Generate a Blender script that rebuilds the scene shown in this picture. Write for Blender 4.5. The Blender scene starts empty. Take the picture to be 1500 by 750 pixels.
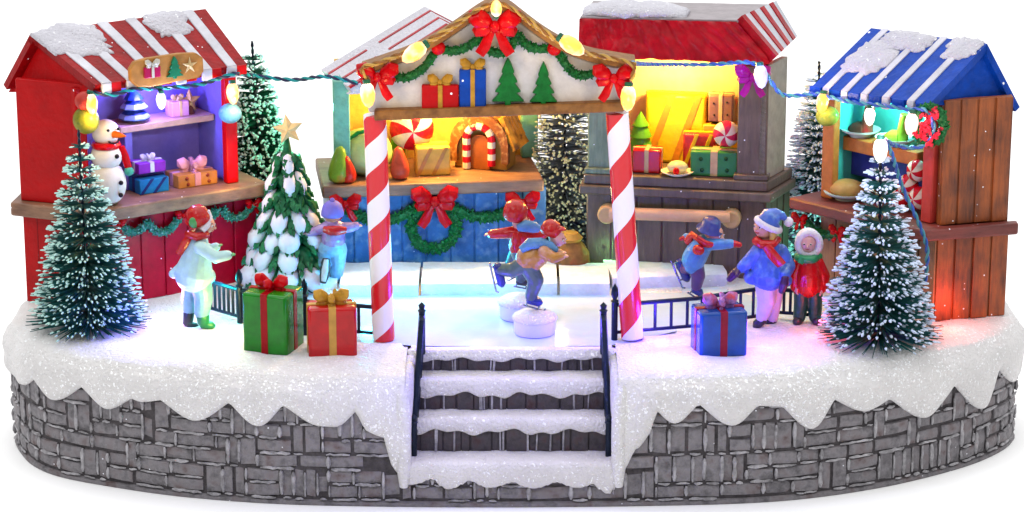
import bpy, math, random
import numpy as np
from mathutils import Vector, Matrix, noise
random.seed(7)
SC = bpy.context.scene
COL = SC.collection
PI = math.pi
V = Vector
# ------------------------------------------------------------------ camera
EL = math.radians(16.0); DIST = 42.0
FWD = V((0, math.cos(EL), -math.sin(EL))); UPV = V((0, math.sin(EL), math.cos(EL)))
TGT = V((0, 0, 2.5)); CAM = TGT - FWD * DIST
cd = bpy.data.cameras.new('camera'); co = bpy.data.objects.new('camera', cd); COL.objects.link(co)
co.location = CAM; co.rotation_euler = (PI / 2 - EL, 0, 0)
cd.sensor_width = 36; cd.lens = 36 * DIST / 15.0; cd.clip_start = 0.5; cd.clip_end = 500
SC.camera = co
def ray(px, py):
    return FWD + V((1, 0, 0)) * ((px - 750) / 100 / DIST) - UPV * ((py - 375) / 100 / DIST)
def at(px, py, Y):
    d = ray(px, py); return CAM + d * ((Y - CAM.y) / d.y)
GZ = 1.9
def gnd(px, py, Z=GZ):
    d = ray(px, py); return CAM + d * ((Z - CAM.z) / d.z)
def proj(p):
    q = V(p) - CAM; k = q.dot(FWD)
    return 750 + q.x / k * DIST * 100, 375 - q.dot(UPV) / k * DIST * 100
def ps(Y):                     # world units per photo pixel at depth Y
    return (Y * math.cos(EL) + DIST) / DIST / 100

class Frame:
    def __init__(s, O, d):
        s.O = V(O); s.d = V((d[0], d[1], 0)).normalized(); s.n = V((s.d.y, -s.d.x, 0)); s.z = V((0, 0, 1))
    def p(s, u, v, w=0): return s.O + s.d * u + s.z * v + s.n * w
    def hit(s, px, py, w=0):
        r = ray(px, py); o = s.O + s.n * w
        t = (o - CAM).dot(s.n) / r.dot(s.n); q = CAM + r * t - o
        return q.dot(s.d), q.z
    def at(s, px, py, w=0):
        u, v = s.hit(px, py, w); return s.p(u, v, w)
def flat(Y, Z=0): return Frame((0, Y, Z), (1, 0))

# ------------------------------------------------------------------ mesh builder
LOC = {}
class MB:
    def __init__(s): s.v = []; s.f = []; s.m = []; s.mi = 0
    def face(s, idx): s.f.append(tuple(idx)); s.m.append(s.mi)
    def add(s, pts): n = len(s.v); s.v.extend([V(p) for p in pts]); return n
    def hexa(s, p):            # p[0:4] bottom ring, p[4:8] top ring
        n = s.add(p)
        for q in ((3, 2, 1, 0), (4, 5, 6, 7), (0, 1, 5, 4), (1, 2, 6, 5), (2, 3, 7, 6), (3, 0, 4, 7)):
            s.face([n + i for i in q])
    def box(s, F, u0, u1, v0, v1, w0, w1):
        s.hexa([F.p(u0, v0, w1), F.p(u1, v0, w1), F.p(u1, v0, w0), F.p(u0, v0, w0),
                F.p(u0, v1, w1), F.p(u1, v1, w1), F.p(u1, v1, w0), F.p(u0, v1, w0)])
    def slab(s, quad, th):     # quad of 4 points thickened against its normal
        a, b, c, d = [V(q) for q in quad]
        n = (c - a).cross(d - b).normalized() * th
        s.hexa([a - n, b - n, c - n, d - n, a, b, c, d])
    def ring(s, c, x, y, n, rx, ry=None):
        ry = rx if ry is None else ry
        return s.add([c + x * (rx * math.cos(2 * PI * i / n)) + y * (ry * math.sin(2 * PI * i / n)) for i in range(n)])
    def tube(s, pts, rad, n=8, cap=True, flatten=1.0, ref=None):
        pts = [V(p) for p in pts]
        if not hasattr(rad, '__len__'): rad = [rad] * len(pts)
        prev = None; st = []
        for i, p in enumerate(pts):
            t = (pts[min(i + 1, len(pts) - 1)] - pts[max(i - 1, 0)])
            t = t.normalized() if t.length > 1e-9 else V((0, 0, 1))
            if prev is None:
                a = V(ref) if ref is not None else (V((0, 0, 1)) if abs(t.z) < .9 else V((1, 0, 0)))
                x = (a - t * a.dot(t)).normalized()
            else:
                x = (prev - t * prev.dot(t)); x = x.normalized() if x.length > 1e-9 else prev
            prev = x; y = t.cross(x)
            st.append(s.ring(p, x, y, n, rad[i], rad[i] * flatten))
        for a, b in zip(st, st[1:]):
            for i in range(n):
                j = (i + 1) % n; s.face((a + i, a + j, b + j, b + i))
        if cap:
            s.face([st[0] + i for i in range(n)][::-1]); s.face([st[-1] + i for i in range(n)])
    def ball(s, c, r, nu=12, nv=8, R=None, jit=0):
        c = V(c)
        if not hasattr(r, '__len__'): r = (r, r, r)
        def P(a, b):
            q = V((r[0] * math.sin(b) * math.cos(a), r[1] * math.sin(b) * math.sin(a), r[2] * math.cos(b)))
            if jit: q *= 1 + jit * noise.noise(q * (2.2 / max(r)) + c * 3)
            return c + (R @ q if R is not None else q)
        top = s.add([P(0, 0)]); rows = []
        for k in range(1, nv): rows.append(s.add([P(2 * PI * i / nu, PI * k / nv) for i in range(nu)]))
        bot = s.add([P(0, PI)])
        for i in range(nu):
            j = (i + 1) % nu
            s.face((top, rows[0] + i, rows[0] + j)); s.face((bot, rows[-1] + j, rows[-1] + i))
            for a, b in zip(rows, rows[1:]): s.face((a + i, b + i, b + j, a + j))
    def lathe(s, c, prof, n=20, R=None):
        c = V(c); st = []
        for r, z in prof:
            st.append(s.add([c + ((R @ V((r * math.cos(2 * PI * i / n), r * math.sin(2 * PI * i / n), z))) if R is not None
                              else V((r * math.cos(2 * PI * i / n), r * math.sin(2 * PI * i / n), z))) for i in range(n)]))
        for a, b in zip(st, st[1:]):
            for i in range(n):
                j = (i + 1) % n; s.face((a + i, a + j, b + j, b + i))
        s.face([st[0] + i for i in range(n)][::-1]); s.face([st[-1] + i for i in range(n)])
    def prism(s, F, out, w0, w1):
        n = len(out); a = s.add([F.p(u, v, w1) for u, v in out]); b = s.add([F.p(u, v, w0) for u, v in out])
        s.face([a + i for i in range(n)]); s.face([b + i for i in range(n)][::-1])
        for i in range(n):
            j = (i + 1) % n; s.face((a + i, b + i, b + j, a + j))
    def grid(s, rows, close=False):
        st = [s.add(r) for r in rows]; n = len(rows[0])
        for a, b in zip(st, st[1:]):
            for i in range(n if close else n - 1):
                j = (i + 1) % n; s.face((a + i, a + j, b + j, b + i))
    def octa(s, c, r, ax=None, l=1):
        c = V(c); ax = V(ax).normalized() if ax is not None else V((0, 0, 1))
        x = ax.orthogonal().normalized(); y = ax.cross(x)
        n = s.add([c + ax * r * l, c + x * r, c + y * r, c - x * r, c - y * r, c - ax * r * l])
        for i in range(4):
            a, b = n + 1 + i, n + 1 + (i + 1) % 4
            s.face((n, a, b)); s.face((n + 5, b, a))
    def build(s, name, mats, parent=None, loc=None, bevel=0, ang=35, seg=2, smooth=True, recalc=True, sub=0, disp=0):
        if not isinstance(mats, (list, tuple)): mats = [mats]
        if loc is None: loc = LOC[parent] if parent is not None else V((0, 0, 0))
        loc = V(loc)
        me = bpy.data.meshes.new(name)
        me.from_pydata([tuple(p - loc) for p in s.v], [], s.f)
        for m in mats: me.materials.append(m)
        me.polygons.foreach_set('material_index', s.m)
        if recalc:
            import bmesh
            bm = bmesh.new(); bm.from_mesh(me); bmesh.ops.recalc_face_normals(bm, faces=bm.faces); bm.to_mesh(me); bm.free()
        if smooth:
            me.polygons.foreach_set('use_smooth', [True] * len(me.polygons)); me.set_sharp_from_angle(angle=math.radians(ang))
        o = bpy.data.objects.new(name, me); COL.objects.link(o)
        if parent is not None:
            o.parent = parent; o.location = loc - LOC[parent]
        else: o.location = loc
        LOC[o] = loc
        if bevel:
            b = o.modifiers.new('bevel', 'BEVEL'); b.width = bevel; b.segments = seg; b.limit_method = 'ANGLE'; b.angle_limit = math.radians(30); b.harden_normals = False
        if sub:
            q = o.modifiers.new('sub', 'SUBSURF'); q.levels = sub; q.render_levels = sub
        return o

def thing(name, loc, label, cat, group=None):
    o = bpy.data.objects.new(name, None); COL.objects.link(o); o.location = loc; o.empty_display_size = .1
    LOC[o] = V(loc); tag(o, label, cat, group); return o
def tag(o, label, cat, group=None):
    o['label'] = label; o['category'] = cat
    if group: o['group'] = group
    return o
def spline(pts, n):            # Catmull-Rom through points (tuples or Vectors), n samples per span
    P = [V(p) for p in pts]; out = []
    for i in range(len(P) - 1):
        a = P[max(i - 1, 0)]; b = P[i]; c = P[i + 1]; d = P[min(i + 2, len(P) - 1)]
        for k in range(n):
            t = k / n
            out.append(.5 * ((2 * b) + (c - a) * t + (2 * a - 5 * b + 4 * c - d) * t * t + (3 * b - a - 3 * c + d) * t ** 3))
    out.append(P[-1]); return out

# ------------------------------------------------------------------ materials
def newmat(name):
    m = bpy.data.materials.new(name); m.use_nodes = True; t = m.node_tree
    return m, t.nodes, t.links, t.nodes['Principled BSDF']
def deep(c, k=.72):            # enamel paints of the figurine: dense, saturated pigments
    m = max(c); return tuple(x * k * (x / m) ** .3 for x in c)
def paint(name, rgb, rough=.4, var=.3, scale=3.0, bump=.25, bscale=18, speck=0, speckcol=(.85, .87, .95), sscale=16, wash=None, coat=0, metal=0, washscale=7, spec=.16, raw=False):
    if not raw: rgb = deep(rgb); wash = deep(wash) if wash else wash
    m, N, L, B = newmat(name)
    tc = N.new('ShaderNodeTexCoord'); no = N.new('ShaderNodeTexNoise'); no.inputs['Scale'].default_value = scale
    no.inputs['Detail'].default_value = 6; no.inputs['Roughness'].default_value = .65
    L.new(tc.outputs['Object'], no.inputs['Vector'])
    cr = N.new('ShaderNodeValToRGB'); e = cr.color_ramp.elements
    e[0].position = .3; e[1].position = .7
    e[0].color = (*[max(0, c * (1 - var)) for c in rgb], 1); e[1].color = (*[min(1, c * (1 + var * .5)) for c in rgb], 1)
    L.new(no.outputs['Fac'], cr.inputs['Fac']); last = cr.outputs['Color']
    if wash:
        n2 = N.new('ShaderNodeTexNoise'); n2.inputs['Scale'].default_value = washscale; n2.inputs['Detail'].default_value = 8
        L.new(tc.outputs['Object'], n2.inputs['Vector'])
        mr = N.new('ShaderNodeMapRange'); mr.inputs[1].default_value = .5; mr.inputs[2].default_value = .72; L.new(n2.outputs['Fac'], mr.inputs[0])
        mx = N.new('ShaderNodeMixRGB'); mx.inputs[2].default_value = (*wash, 1); L.new(mr.outputs[0], mx.inputs[0]); L.new(last, mx.inputs[1]); last = mx.outputs[0]
    if speck:
        vo = N.new('ShaderNodeTexVoronoi'); vo.inputs['Scale'].default_value = sscale; L.new(tc.outputs['Object'], vo.inputs['Vector'])
        sr = N.new('ShaderNodeSeparateColor'); L.new(vo.outputs['Color'], sr.inputs[0])
        g = N.new('ShaderNodeMath'); g.operation = 'LESS_THAN'; g.inputs[1].default_value = speck; L.new(sr.outputs[0], g.inputs[0])
        h = N.new('ShaderNodeMath'); h.operation = 'LESS_THAN'; h.inputs[1].default_value = .16; L.new(vo.outputs['Distance'], h.inputs[0])
        k = N.new('ShaderNodeMath'); k.operation = 'MULTIPLY'; L.new(g.outputs[0], k.inputs[0]); L.new(h.outputs[0], k.inputs[1])
        mx = N.new('ShaderNodeMixRGB'); mx.inputs[2].default_value = (*speckcol, 1); L.new(k.outputs[0], mx.inputs[0]); L.new(last, mx.inputs[1]); last = mx.outputs[0]
    L.new(last, B.inputs['Base Color']); B.inputs['Roughness'].default_value = rough; B.inputs['Metallic'].default_value = metal; B.inputs['Specular IOR Level'].default_value = spec
    if coat: B.inputs['Coat Weight'].default_value = coat; B.inputs['Coat Roughness'].default_value = .15
    if bump:
        nb = N.new('ShaderNodeTexNoise'); nb.inputs['Scale'].default_value = bscale; nb.inputs['Detail'].default_value = 4; L.new(tc.outputs['Object'], nb.inputs['Vector'])
        bp = N.new('ShaderNodeBump'); bp.inputs['Strength'].default_value = bump; bp.inputs['Distance'].default_value = .05
        L.new(nb.outputs['Fac'], bp.inputs['Height']); L.new(bp.outputs[0], B.inputs['Normal'])
    return m
def wood(name, rgb, dark, rough=.5, axis='Z', scale=5, speck=.06):
    rgb = deep(rgb, .66); dark = deep(dark, .55)
    m, N, L, B = newmat(name)
    tc = N.new('ShaderNodeTexCoord'); mp = N.new('ShaderNodeMapping'); L.new(tc.outputs['Object'], mp.inputs['Vector'])
    mp.inputs['Scale'].default_value = {'Z': (1, 1, .12), 'X': (.12, .5, 1)}[axis]
    no = N.new('ShaderNodeTexNoise'); no.inputs['Scale'].default_value = scale * 3; no.inputs['Detail'].default_value = 8; no.inputs['Roughness'].default_value = .7
    L.new(mp.outputs[0], no.inputs['Vector'])
    n2 = N.new('ShaderNodeTexNoise'); n2.inputs['Scale'].default_value = 2.2; n2.inputs['Detail'].default_value = 5; L.new(tc.outputs['Object'], n2.inputs['Vector'])
    ad = N.new('ShaderNodeMath'); ad.operation = 'ADD'; L.new(no.outputs['Fac'], ad.inputs[0]); L.new(n2.outputs['Fac'], ad.inputs[1])
    hf = N.new('ShaderNodeMath'); hf.operation = 'MULTIPLY'; hf.inputs[1].default_value = .5; L.new(ad.outputs[0], hf.inputs[0])
    cr = N.new('ShaderNodeValToRGB'); cr.color_ramp.elements[0].position = .36; cr.color_ramp.elements[1].position = .62
    cr.color_ramp.elements[0].color = (*dark, 1); cr.color_ramp.elements[1].color = (*rgb, 1); L.new(hf.outputs[0], cr.inputs['Fac'])
    vo = N.new('ShaderNodeTexVoronoi'); vo.inputs['Scale'].default_value = 14; L.new(tc.outputs['Object'], vo.inputs['Vector'])
    sr = N.new('ShaderNodeSeparateColor'); L.new(vo.outputs['Color'], sr.inputs[0])
    g = N.new('ShaderNodeMath'); g.operation = 'LESS_THAN'; g.inputs[1].default_value = speck; L.new(sr.outputs[0], g.inputs[0])
    h = N.new('ShaderNodeMath'); h.operation = 'LESS_THAN'; h.inputs[1].default_value = .15; L.new(vo.outputs['Distance'], h.inputs[0])
    k = N.new('ShaderNodeMath'); k.operation = 'MULTIPLY'; L.new(g.outputs[0], k.inputs[0]); L.new(h.outputs[0], k.inputs[1])
    mx = N.new('ShaderNodeMixRGB'); mx.inputs[2].default_value = (.8, .82, .9, 1); L.new(k.outputs[0], mx.inputs[0]); L.new(cr.outputs[0], mx.inputs[1])
    L.new(mx.outputs[0], B.inputs['Base Color']); B.inputs['Roughness'].default_value = rough
    bp = N.new('ShaderNodeBump'); bp.inputs['Strength'].default_value = .5; bp.inputs['Distance'].default_value = .03; L.new(no.outputs['Fac'], bp.inputs['Height']); L.new(bp.outputs[0], B.inputs['Normal'])
    return m
def snowmat(name, rgb=(.80, .79, .80), glitter=.5, gs=26, dirt=None):
    m, N, L, B = newmat(name)
    tc = N.new('ShaderNodeTexCoord')
    no = N.new('ShaderNodeTexNoise'); no.inputs['Scale'].default_value = 2.2; no.inputs['Detail'].default_value = 8; no.inputs['Roughness'].default_value = .7; L.new(tc.outputs['Object'], no.inputs['Vector'])
    cr = N.new('ShaderNodeValToRGB'); cr.color_ramp.elements[0].position = .3; cr.color_ramp.elements[1].position = .68
    cr.color_ramp.elements[0].color = (*[c * .86 for c in rgb], 1); cr.color_ramp.elements[1].color = (*rgb, 1); L.new(no.outputs['Fac'], cr.inputs['Fac'])
    nd = N.new('ShaderNodeTexNoise'); nd.inputs['Scale'].default_value = 9; nd.inputs['Detail'].default_value = 3; L.new(tc.outputs['Object'], nd.inputs['Vector'])
    dv = N.new('ShaderNodeVectorMath'); dv.operation = 'MULTIPLY_ADD'; dv.inputs[1].default_value = (.16, .16, .16); L.new(nd.outputs['Color'], dv.inputs[0]); L.new(tc.outputs['Object'], dv.inputs[2])
    vo = N.new('ShaderNodeTexVoronoi'); vo.inputs['Scale'].default_value = gs; L.new(dv.outputs[0], vo.inputs['Vector'])
    sr = N.new('ShaderNodeSeparateColor'); L.new(vo.outputs['Color'], sr.inputs[0])
    n3 = N.new('ShaderNodeTexNoise'); n3.inputs['Scale'].default_value = 1.3; L.new(tc.outputs['Object'], n3.inputs['Vector'])
    mm = N.new('ShaderNodeMapRange'); mm.inputs[1].default_value = .38; mm.inputs[2].default_value = .65; mm.inputs[3].default_value = glitter * .25; mm.inputs[4].default_value = glitter; L.new(n3.outputs['Fac'], mm.inputs[0])
    g = N.new('ShaderNodeMath'); g.operation = 'LESS_THAN'; L.new(sr.outputs[0], g.inputs[0]); L.new(mm.outputs[0], g.inputs[1])
    h = N.new('ShaderNodeMath'); h.operation = 'LESS_THAN'; hm = N.new('ShaderNodeMath'); hm.operation = 'MULTIPLY'; hm.inputs[1].default_value = .56; L.new(sr.outputs[1], hm.inputs[0]); L.new(hm.outputs[0], h.inputs[1]); L.new(vo.outputs['Distance'], h.inputs[0])
    k = N.new('ShaderNodeMath'); k.operation = 'MULTIPLY'; L.new(g.outputs[0], k.inputs[0]); L.new(h.outputs[0], k.inputs[1])
    mx = N.new('ShaderNodeMixRGB'); mx.inputs[2].default_value = (.97, .98, 1, 1); L.new(k.outputs[0], mx.inputs[0]); L.new(cr.outputs[0], mx.inputs[1]); L.new(mx.outputs[0], B.inputs['Base Color'])
    rr = N.new('ShaderNodeMapRange'); rr.inputs[3].default_value = .7; rr.inputs[4].default_value = .18; L.new(k.outputs[0], rr.inputs[0]); L.new(rr.outputs[0], B.inputs['Roughness'])
    nb = N.new('ShaderNodeTexNoise'); nb.inputs['Scale'].default_value = 22; nb.inputs['Detail'].default_value = 6; L.new(tc.outputs['Object'], nb.inputs['Vector'])
    bp = N.new('ShaderNodeBump'); bp.inputs['Strength'].default_value = .7; bp.inputs['Distance'].default_value = .07; L.new(nb.outputs['Fac'], bp.inputs['Height'])
    # glitter flakes: each flake tilts its own way
    vs = N.new('ShaderNodeVectorMath'); vs.operation = 'SUBTRACT'; vs.inputs[1].default_value = (.5, .5, .5); L.new(vo.outputs['Color'], vs.inputs[0])
    sc = N.new('ShaderNodeVectorMath'); sc.operation = 'SCALE'; L.new(vs.outputs[0], sc.inputs[0])
    ks = N.new('ShaderNodeMath'); ks.operation = 'MULTIPLY'; ks.inputs[1].default_value = .9; L.new(k.outputs[0], ks.inputs[0]); L.new(ks.outputs[0], sc.inputs['Scale'])
    va = N.new('ShaderNodeVectorMath'); va.operation = 'ADD'; L.new(bp.outputs[0], va.inputs[0]); L.new(sc.outputs[0], va.inputs[1])
    vn = N.new('ShaderNodeVectorMath'); vn.operation = 'NORMALIZE'; L.new(va.outputs[0], vn.inputs[0]); L.new(vn.outputs[0], B.inputs['Normal'])
    return m
def glow(name, rgb, strength):
    m, N, L, B = newmat(name)
    B.inputs['Base Color'].default_value = (.12, .07, .03, 1); tc = N.new('ShaderNodeTexCoord'); no = N.new('ShaderNodeTexNoise'); no.inputs['Scale'].default_value = 4; no.inputs['Detail'].default_value = 2
    L.new(tc.outputs['Object'], no.inputs['Vector']); cr = N.new('ShaderNodeValToRGB'); cr.color_ramp.elements[0].position = .4; cr.color_ramp.elements[1].position = .62
    cr.color_ramp.elements[0].color = (*rgb, 1); cr.color_ramp.elements[1].color = (*[(c + 1.2) / 2.2 for c in rgb], 1); L.new(no.outputs['Fac'], cr.inputs['Fac']); L.new(cr.outputs[0], B.inputs['Emission Color'])
    B.inputs['Emission Strength'].default_value = strength; B.inputs['Roughness'].default_value = .3
    return m
def candy(name, period, red=(.62, .012, .02), white=(.8, .78, .8), k=1, duty=.5, ph=0):
    m, N, L, B = newmat(name)
    tc = N.new('ShaderNodeTexCoord'); sx = N.new('ShaderNodeSeparateXYZ'); L.new(tc.outputs['Object'], sx.inputs[0])
    a = N.new('ShaderNodeMath'); a.operation = 'ARCTAN2'; L.new(sx.outputs[1], a.inputs[0]); L.new(sx.outputs[0], a.inputs[1])
    b = N.new('ShaderNodeMath'); b.operation = 'MULTIPLY_ADD'; b.inputs[1].default_value = k / (2 * PI); b.inputs[2].default_value = ph + 20; L.new(a.outputs[0], b.inputs[0])
    c = N.new('ShaderNodeMath'); c.operation = 'MULTIPLY_ADD'; c.inputs[1].default_value = 1 / period; L.new(sx.outputs[2], c.inputs[0]); L.new(b.outputs[0], c.inputs[2])
    fr = N.new('ShaderNodeMath'); fr.operation = 'FRACT'; L.new(c.outputs[0], fr.inputs[0])
    lt = N.new('ShaderNodeMath'); lt.operation = 'LESS_THAN'; lt.inputs[1].default_value = duty; L.new(fr.outputs[0], lt.inputs[0])
    mx = N.new('ShaderNodeMixRGB'); mx.inputs[1].default_value = (*white, 1); mx.inputs[2].default_value = (*red, 1); L.new(lt.outputs[0], mx.inputs[0])
    L.new(mx.outputs[0], B.inputs['Base Color']); B.inputs['Roughness'].default_value = .22
    no = N.new('ShaderNodeTexNoise'); no.inputs['Scale'].default_value = 7; L.new(tc.outputs['Object'], no.inputs['Vector'])
    bp = N.new('ShaderNodeBump'); bp.inputs['Strength'].default_value = .15; bp.inputs['Distance'].default_value = .04; L.new(no.outputs['Fac'], bp.inputs['Height']); L.new(bp.outputs[0], B.inputs['Normal'])
    return m

M = {}
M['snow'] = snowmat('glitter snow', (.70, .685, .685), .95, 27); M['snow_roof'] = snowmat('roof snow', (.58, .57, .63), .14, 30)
M['snow_step'] = snowmat('step snow', (.68, .66, .665), .45, 26)
M['stone'] = paint('grey stone', (.235, .222, .238), .45, .6, 5, 1.0, 8, wash=(.11, .08, .08), speck=.03, washscale=5, raw=True)
M['mortar'] = paint('pale mortar', (.38, .37, .39), .5, .6, 5, .5, 20, wash=(.16, .15, .155), washscale=9, raw=True); M['joint'] = paint('dark joint', (.10, .092, .097), .6, .5, 8, .5, 20)
M['dark_stone'] = paint('dark riser', (.11, .1, .105), .5, .5, 7, .5, 14, wash=(.09, .06, .06))
M['kerb'] = paint('kerb', (.66, .70, .73), .6, .2, 3, .4, 14, speck=.05, raw=True)
M['red'] = paint('red paint', (.60, .006, .012), .38, .22, 2.0, .2, 12, speck=.05, sscale=9)
M['red_dark'] = paint('dark red paint', (.38, .004, .01), .38, .4, 3.0, .25, 14, speck=.05)
M['crimson'] = paint('crimson roof paint', (.54, .006, .03), .3, .45, 4, .35, 9)
M['bow'] = paint('red bow', (.62, .006, .018), .22, .3, 6, .2, 14)
M['white'] = paint('white paint', (.8, .8, .86), .45, .2, 3, .25, 12)
M['gable'] = paint('grey white gable', (.64, .63, .66), .5, .2, 3, .3, 9, raw=True)
M['tan'] = paint('tan wood paint', (.36, .2, .08), .5, .35, 5, .3, 16, wash=(.2, .1, .045))
M['counter'] = wood('counter wood', (.42, .25, .16), (.2, .1, .06), axis='X')
M['orange'] = paint('orange paint', (.62, .26, .08), .4, .3, 5, .2, 12)
M['gold'] = paint('gold paint', (.62, .38, .07), .3, .3, 8, .25, 18)
M['lilac'] = paint('lilac wall paint', (.27, .23, .62), .5, .2, 3, .2, 8)
M['violet'] = paint('violet paint', (.18, .12, .55), .4, .3, 4, .2, 8)
M['teal'] = paint('teal wall paint', (.12, .5, .45), .5, .2, 3, .2, 8)
M['blue'] = paint('blue plank paint', (.11, .25, .50), .42, .35, 4, .3, 12, wash=(.28, .42, .62), speck=.05)
M['roofblue'] = paint('blue roof paint', (.008, .11, .5), .38, .3, 4, .3, 10, speck=.07, sscale=8)
M['brown'] = wood('brown planks', (.5, .16, .03), (.13, .04, .014))
M['redbrown'] = wood('red brown rail', (.28, .075, .06), (.13, .035, .03), axis='X')
M['umber'] = wood('umber planks', (.21, .155, .12), (.1, .07, .055))
M['greenwood'] = wood('greenish post', (.3, .36, .26), (.15, .19, .13))
M['tanwood'] = wood('tan planks', (.48, .3, .17), (.28, .15, .08))
M['cream'] = paint('cream wall', (.72, .6, .38), .5, .2, 3, .2, 10)
M['green'] = paint('garland green', (.02, .15, .05), .5, .6, 14, .5, 30, wash=(.08, .3, .13), washscale=25)
M['garland_snow'] = paint('frosted garland', (.04, .22, .17), .5, .6, 14, .5, 30, wash=(.3, .5, .5), washscale=22)
M['leaf'] = paint('leaf green', (.015, .2, .05), .4, .4, 8, .2, 14)
M['bristle'] = paint('dark bristle', (.015, .095, .09), .5, .5, 8, 0, raw=True); M['bristle_grey'] = paint('grey bristle', (.15, .19, .23), .5, .5, 8, 0, raw=True)
M['bristle_g'] = paint('green bristle', (.012, .12, .075), .5, .5, 8, 0)
M['frost'] = paint('frost tip', (.52, .78, .72), .5, .15, 6, 0, raw=True)
M['frost_b'] = paint('cool frost tip', (.6, .7, .84), .5, .15, 6, 0, raw=True)
M['frost_y'] = paint('warm frost tip', (.6, .66, .44), .5, .25, 6, 0, raw=True)
M['iron'] = paint('dark iron', (.02, .03, .05), .28, .4, 10, .2, 20, metal=.3)
M['ice'] = paint('rink ice', (.5, .6, .68), .12, .08, 1.5, .08, 5, raw=True, spec=.4)
M['disc'] = paint('white plastic', (.7, .68, .8), .3, .08, 3, .08, 8, raw=True, spec=.4)
M['skin'] = paint('skin', (.72, .42, .34), .4, .12, 8, .1, 12)
M['black'] = paint('black paint', (.012, .012, .016), .3, .4, 8, .1, 12)
M['carrot'] = paint('carrot', (.75, .2, .02), .4, .2, 8, .1, 12)
def C(name, rgb, rough=.32, var=.25, **k):
    if name not in M: M[name] = paint(name, rgb, rough, var, k.pop('scale', 5), k.pop('bump', .15), k.pop('bscale', 12), **k)
    return M[name]
def lamp(name, loc, rgb, power, radius=.06):
    l = bpy.data.lights.new(name, 'POINT'); l.energy = power; l.color = rgb; l.shadow_soft_size = radius
    o = bpy.data.objects.new(name, l); COL.objects.link(o); o.location = loc; return o
def cosi(xs, ys, x, sharp=1):
    if x <= xs[0]: return ys[0]
    for i in range(len(xs) - 1):
        if x <= xs[i + 1]:
            t = (x - xs[i]) / (xs[i + 1] - xs[i]); t = (1 - math.cos(PI * t)) / 2
            return ys[i] + (ys[i + 1] - ys[i]) * t
    return ys[-1]

# ------------------------------------------------------------------ shared ornaments
def planks(mb, F, u0, u1, v0, v1, w0, w1, n, gap=.022, vary=.012):
    mb.box(F, u0, u1, v0, v1, w0, w1 - .03)
    e = (u1 - u0) / n
    for i in range(n):
        a = random.uniform(-.5, .5) * gap
        mb.box(F, u0 + i * e + gap / 2, u0 + (i + 1) * e - gap / 2, v0 + .002, v1 - .002, w1 - .031, w1 + random.uniform(-vary, vary))
def bow_mesh(mb, F, u, v, w, s, tails=True, droop=.1):
    for sg in (-1, 1):
        pts = [F.p(u + sg * s * x, v + s * y, w + s * z) for x, y, z in ((.05, 0, 0), (.2, .12, .1), (.36, .2, .12), (.5, .18, .1), (.55, .1, .06))]
        mb.tube(pts, [s * .07, s * .17, s * .23, s * .2, s * .05], 10, flatten=.55, ref=(0, 0, 1))
        pts = [F.p(u + sg * s * x, v + s * y, w + s * z) for x, y, z in ((.05, -.02, .02), (.22, -.1, .1), (.4, -.1, .08), (.48, -.06, .04))]
        mb.tube(pts, [s * .05, s * .12, s * .14, s * .04], 8, flatten=.6, ref=(0, 0, 1))
        if tails:
            pts = [F.p(u + sg * s * x, v + s * y, w + s * z) for x, y, z in ((.03, -.05, .02), (.14, -.25, .05), (.22, -.45, .03), (.34, -.62, .04))]
            mb.tube(pts, [s * .06, s * .1, s * .12, s * .11], 6, flatten=.3, ref=F.d)
    mb.ball(F.p(u, v, w + s * .08), (s * .12, s * .1, s * .14), 10, 7)
def garland_mesh(mb, pts, r, leaves=140, seed=0, n=8):
    rn = random.Random(seed)
    P = spline(pts, n); mb.mi = 0
    mb.tube(P, [r * .75 * (.85 + .3 * rn.random()) for _ in P], 7)
    for k in range(leaves):
        i = rn.randrange(len(P) - 1); c = P[i].lerp(P[i + 1], rn.random())
        a = V((rn.gauss(0, 1), rn.gauss(0, 1), rn.gauss(0, 1))).normalized()
        mb.mi = 0 if rn.random() < .6 else 1
        mb.octa(c + a * r * .75, r * .28, a + V((rn.gauss(0, .4), rn.gauss(0, .4), rn.gauss(0, .4))), 1.8)
    mb.mi = 0
def rope_mesh(mb, pts, r, turns_per=4.5, n=6):
    P = spline(pts, 10); L = [0]
    for a, b in zip(P, P[1:]): L.append(L[-1] + (b - a).length)
    tot = L[-1]; m = max(20, int(tot * 28)); res = []
    for k in range(m + 1):
        s = tot * k / m; i = min(max(j for j in range(len(L)) if L[j] <= s + 1e-9), len(P) - 2)
        t = (s - L[i]) / max(L[i + 1] - L[i], 1e-9); res.append(P[i].lerp(P[i + 1], min(t, 1)))
    for strand in (0, 1):
        q = []
        for k, p in enumerate(res):
            t = (res[min(k + 1, m)] - res[max(k - 1, 0)]).normalized(); x = t.cross(V((0.3, .9, .2))).normalized(); y = t.cross(x)
            a = 2 * PI * turns_per * tot * k / m + strand * PI
            q.append(p + x * (math.cos(a) * r * .55) + y * (math.sin(a) * r * .55))
        mb.mi = strand; mb.tube(q, r * .62, n)
    mb.mi = 0
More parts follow.
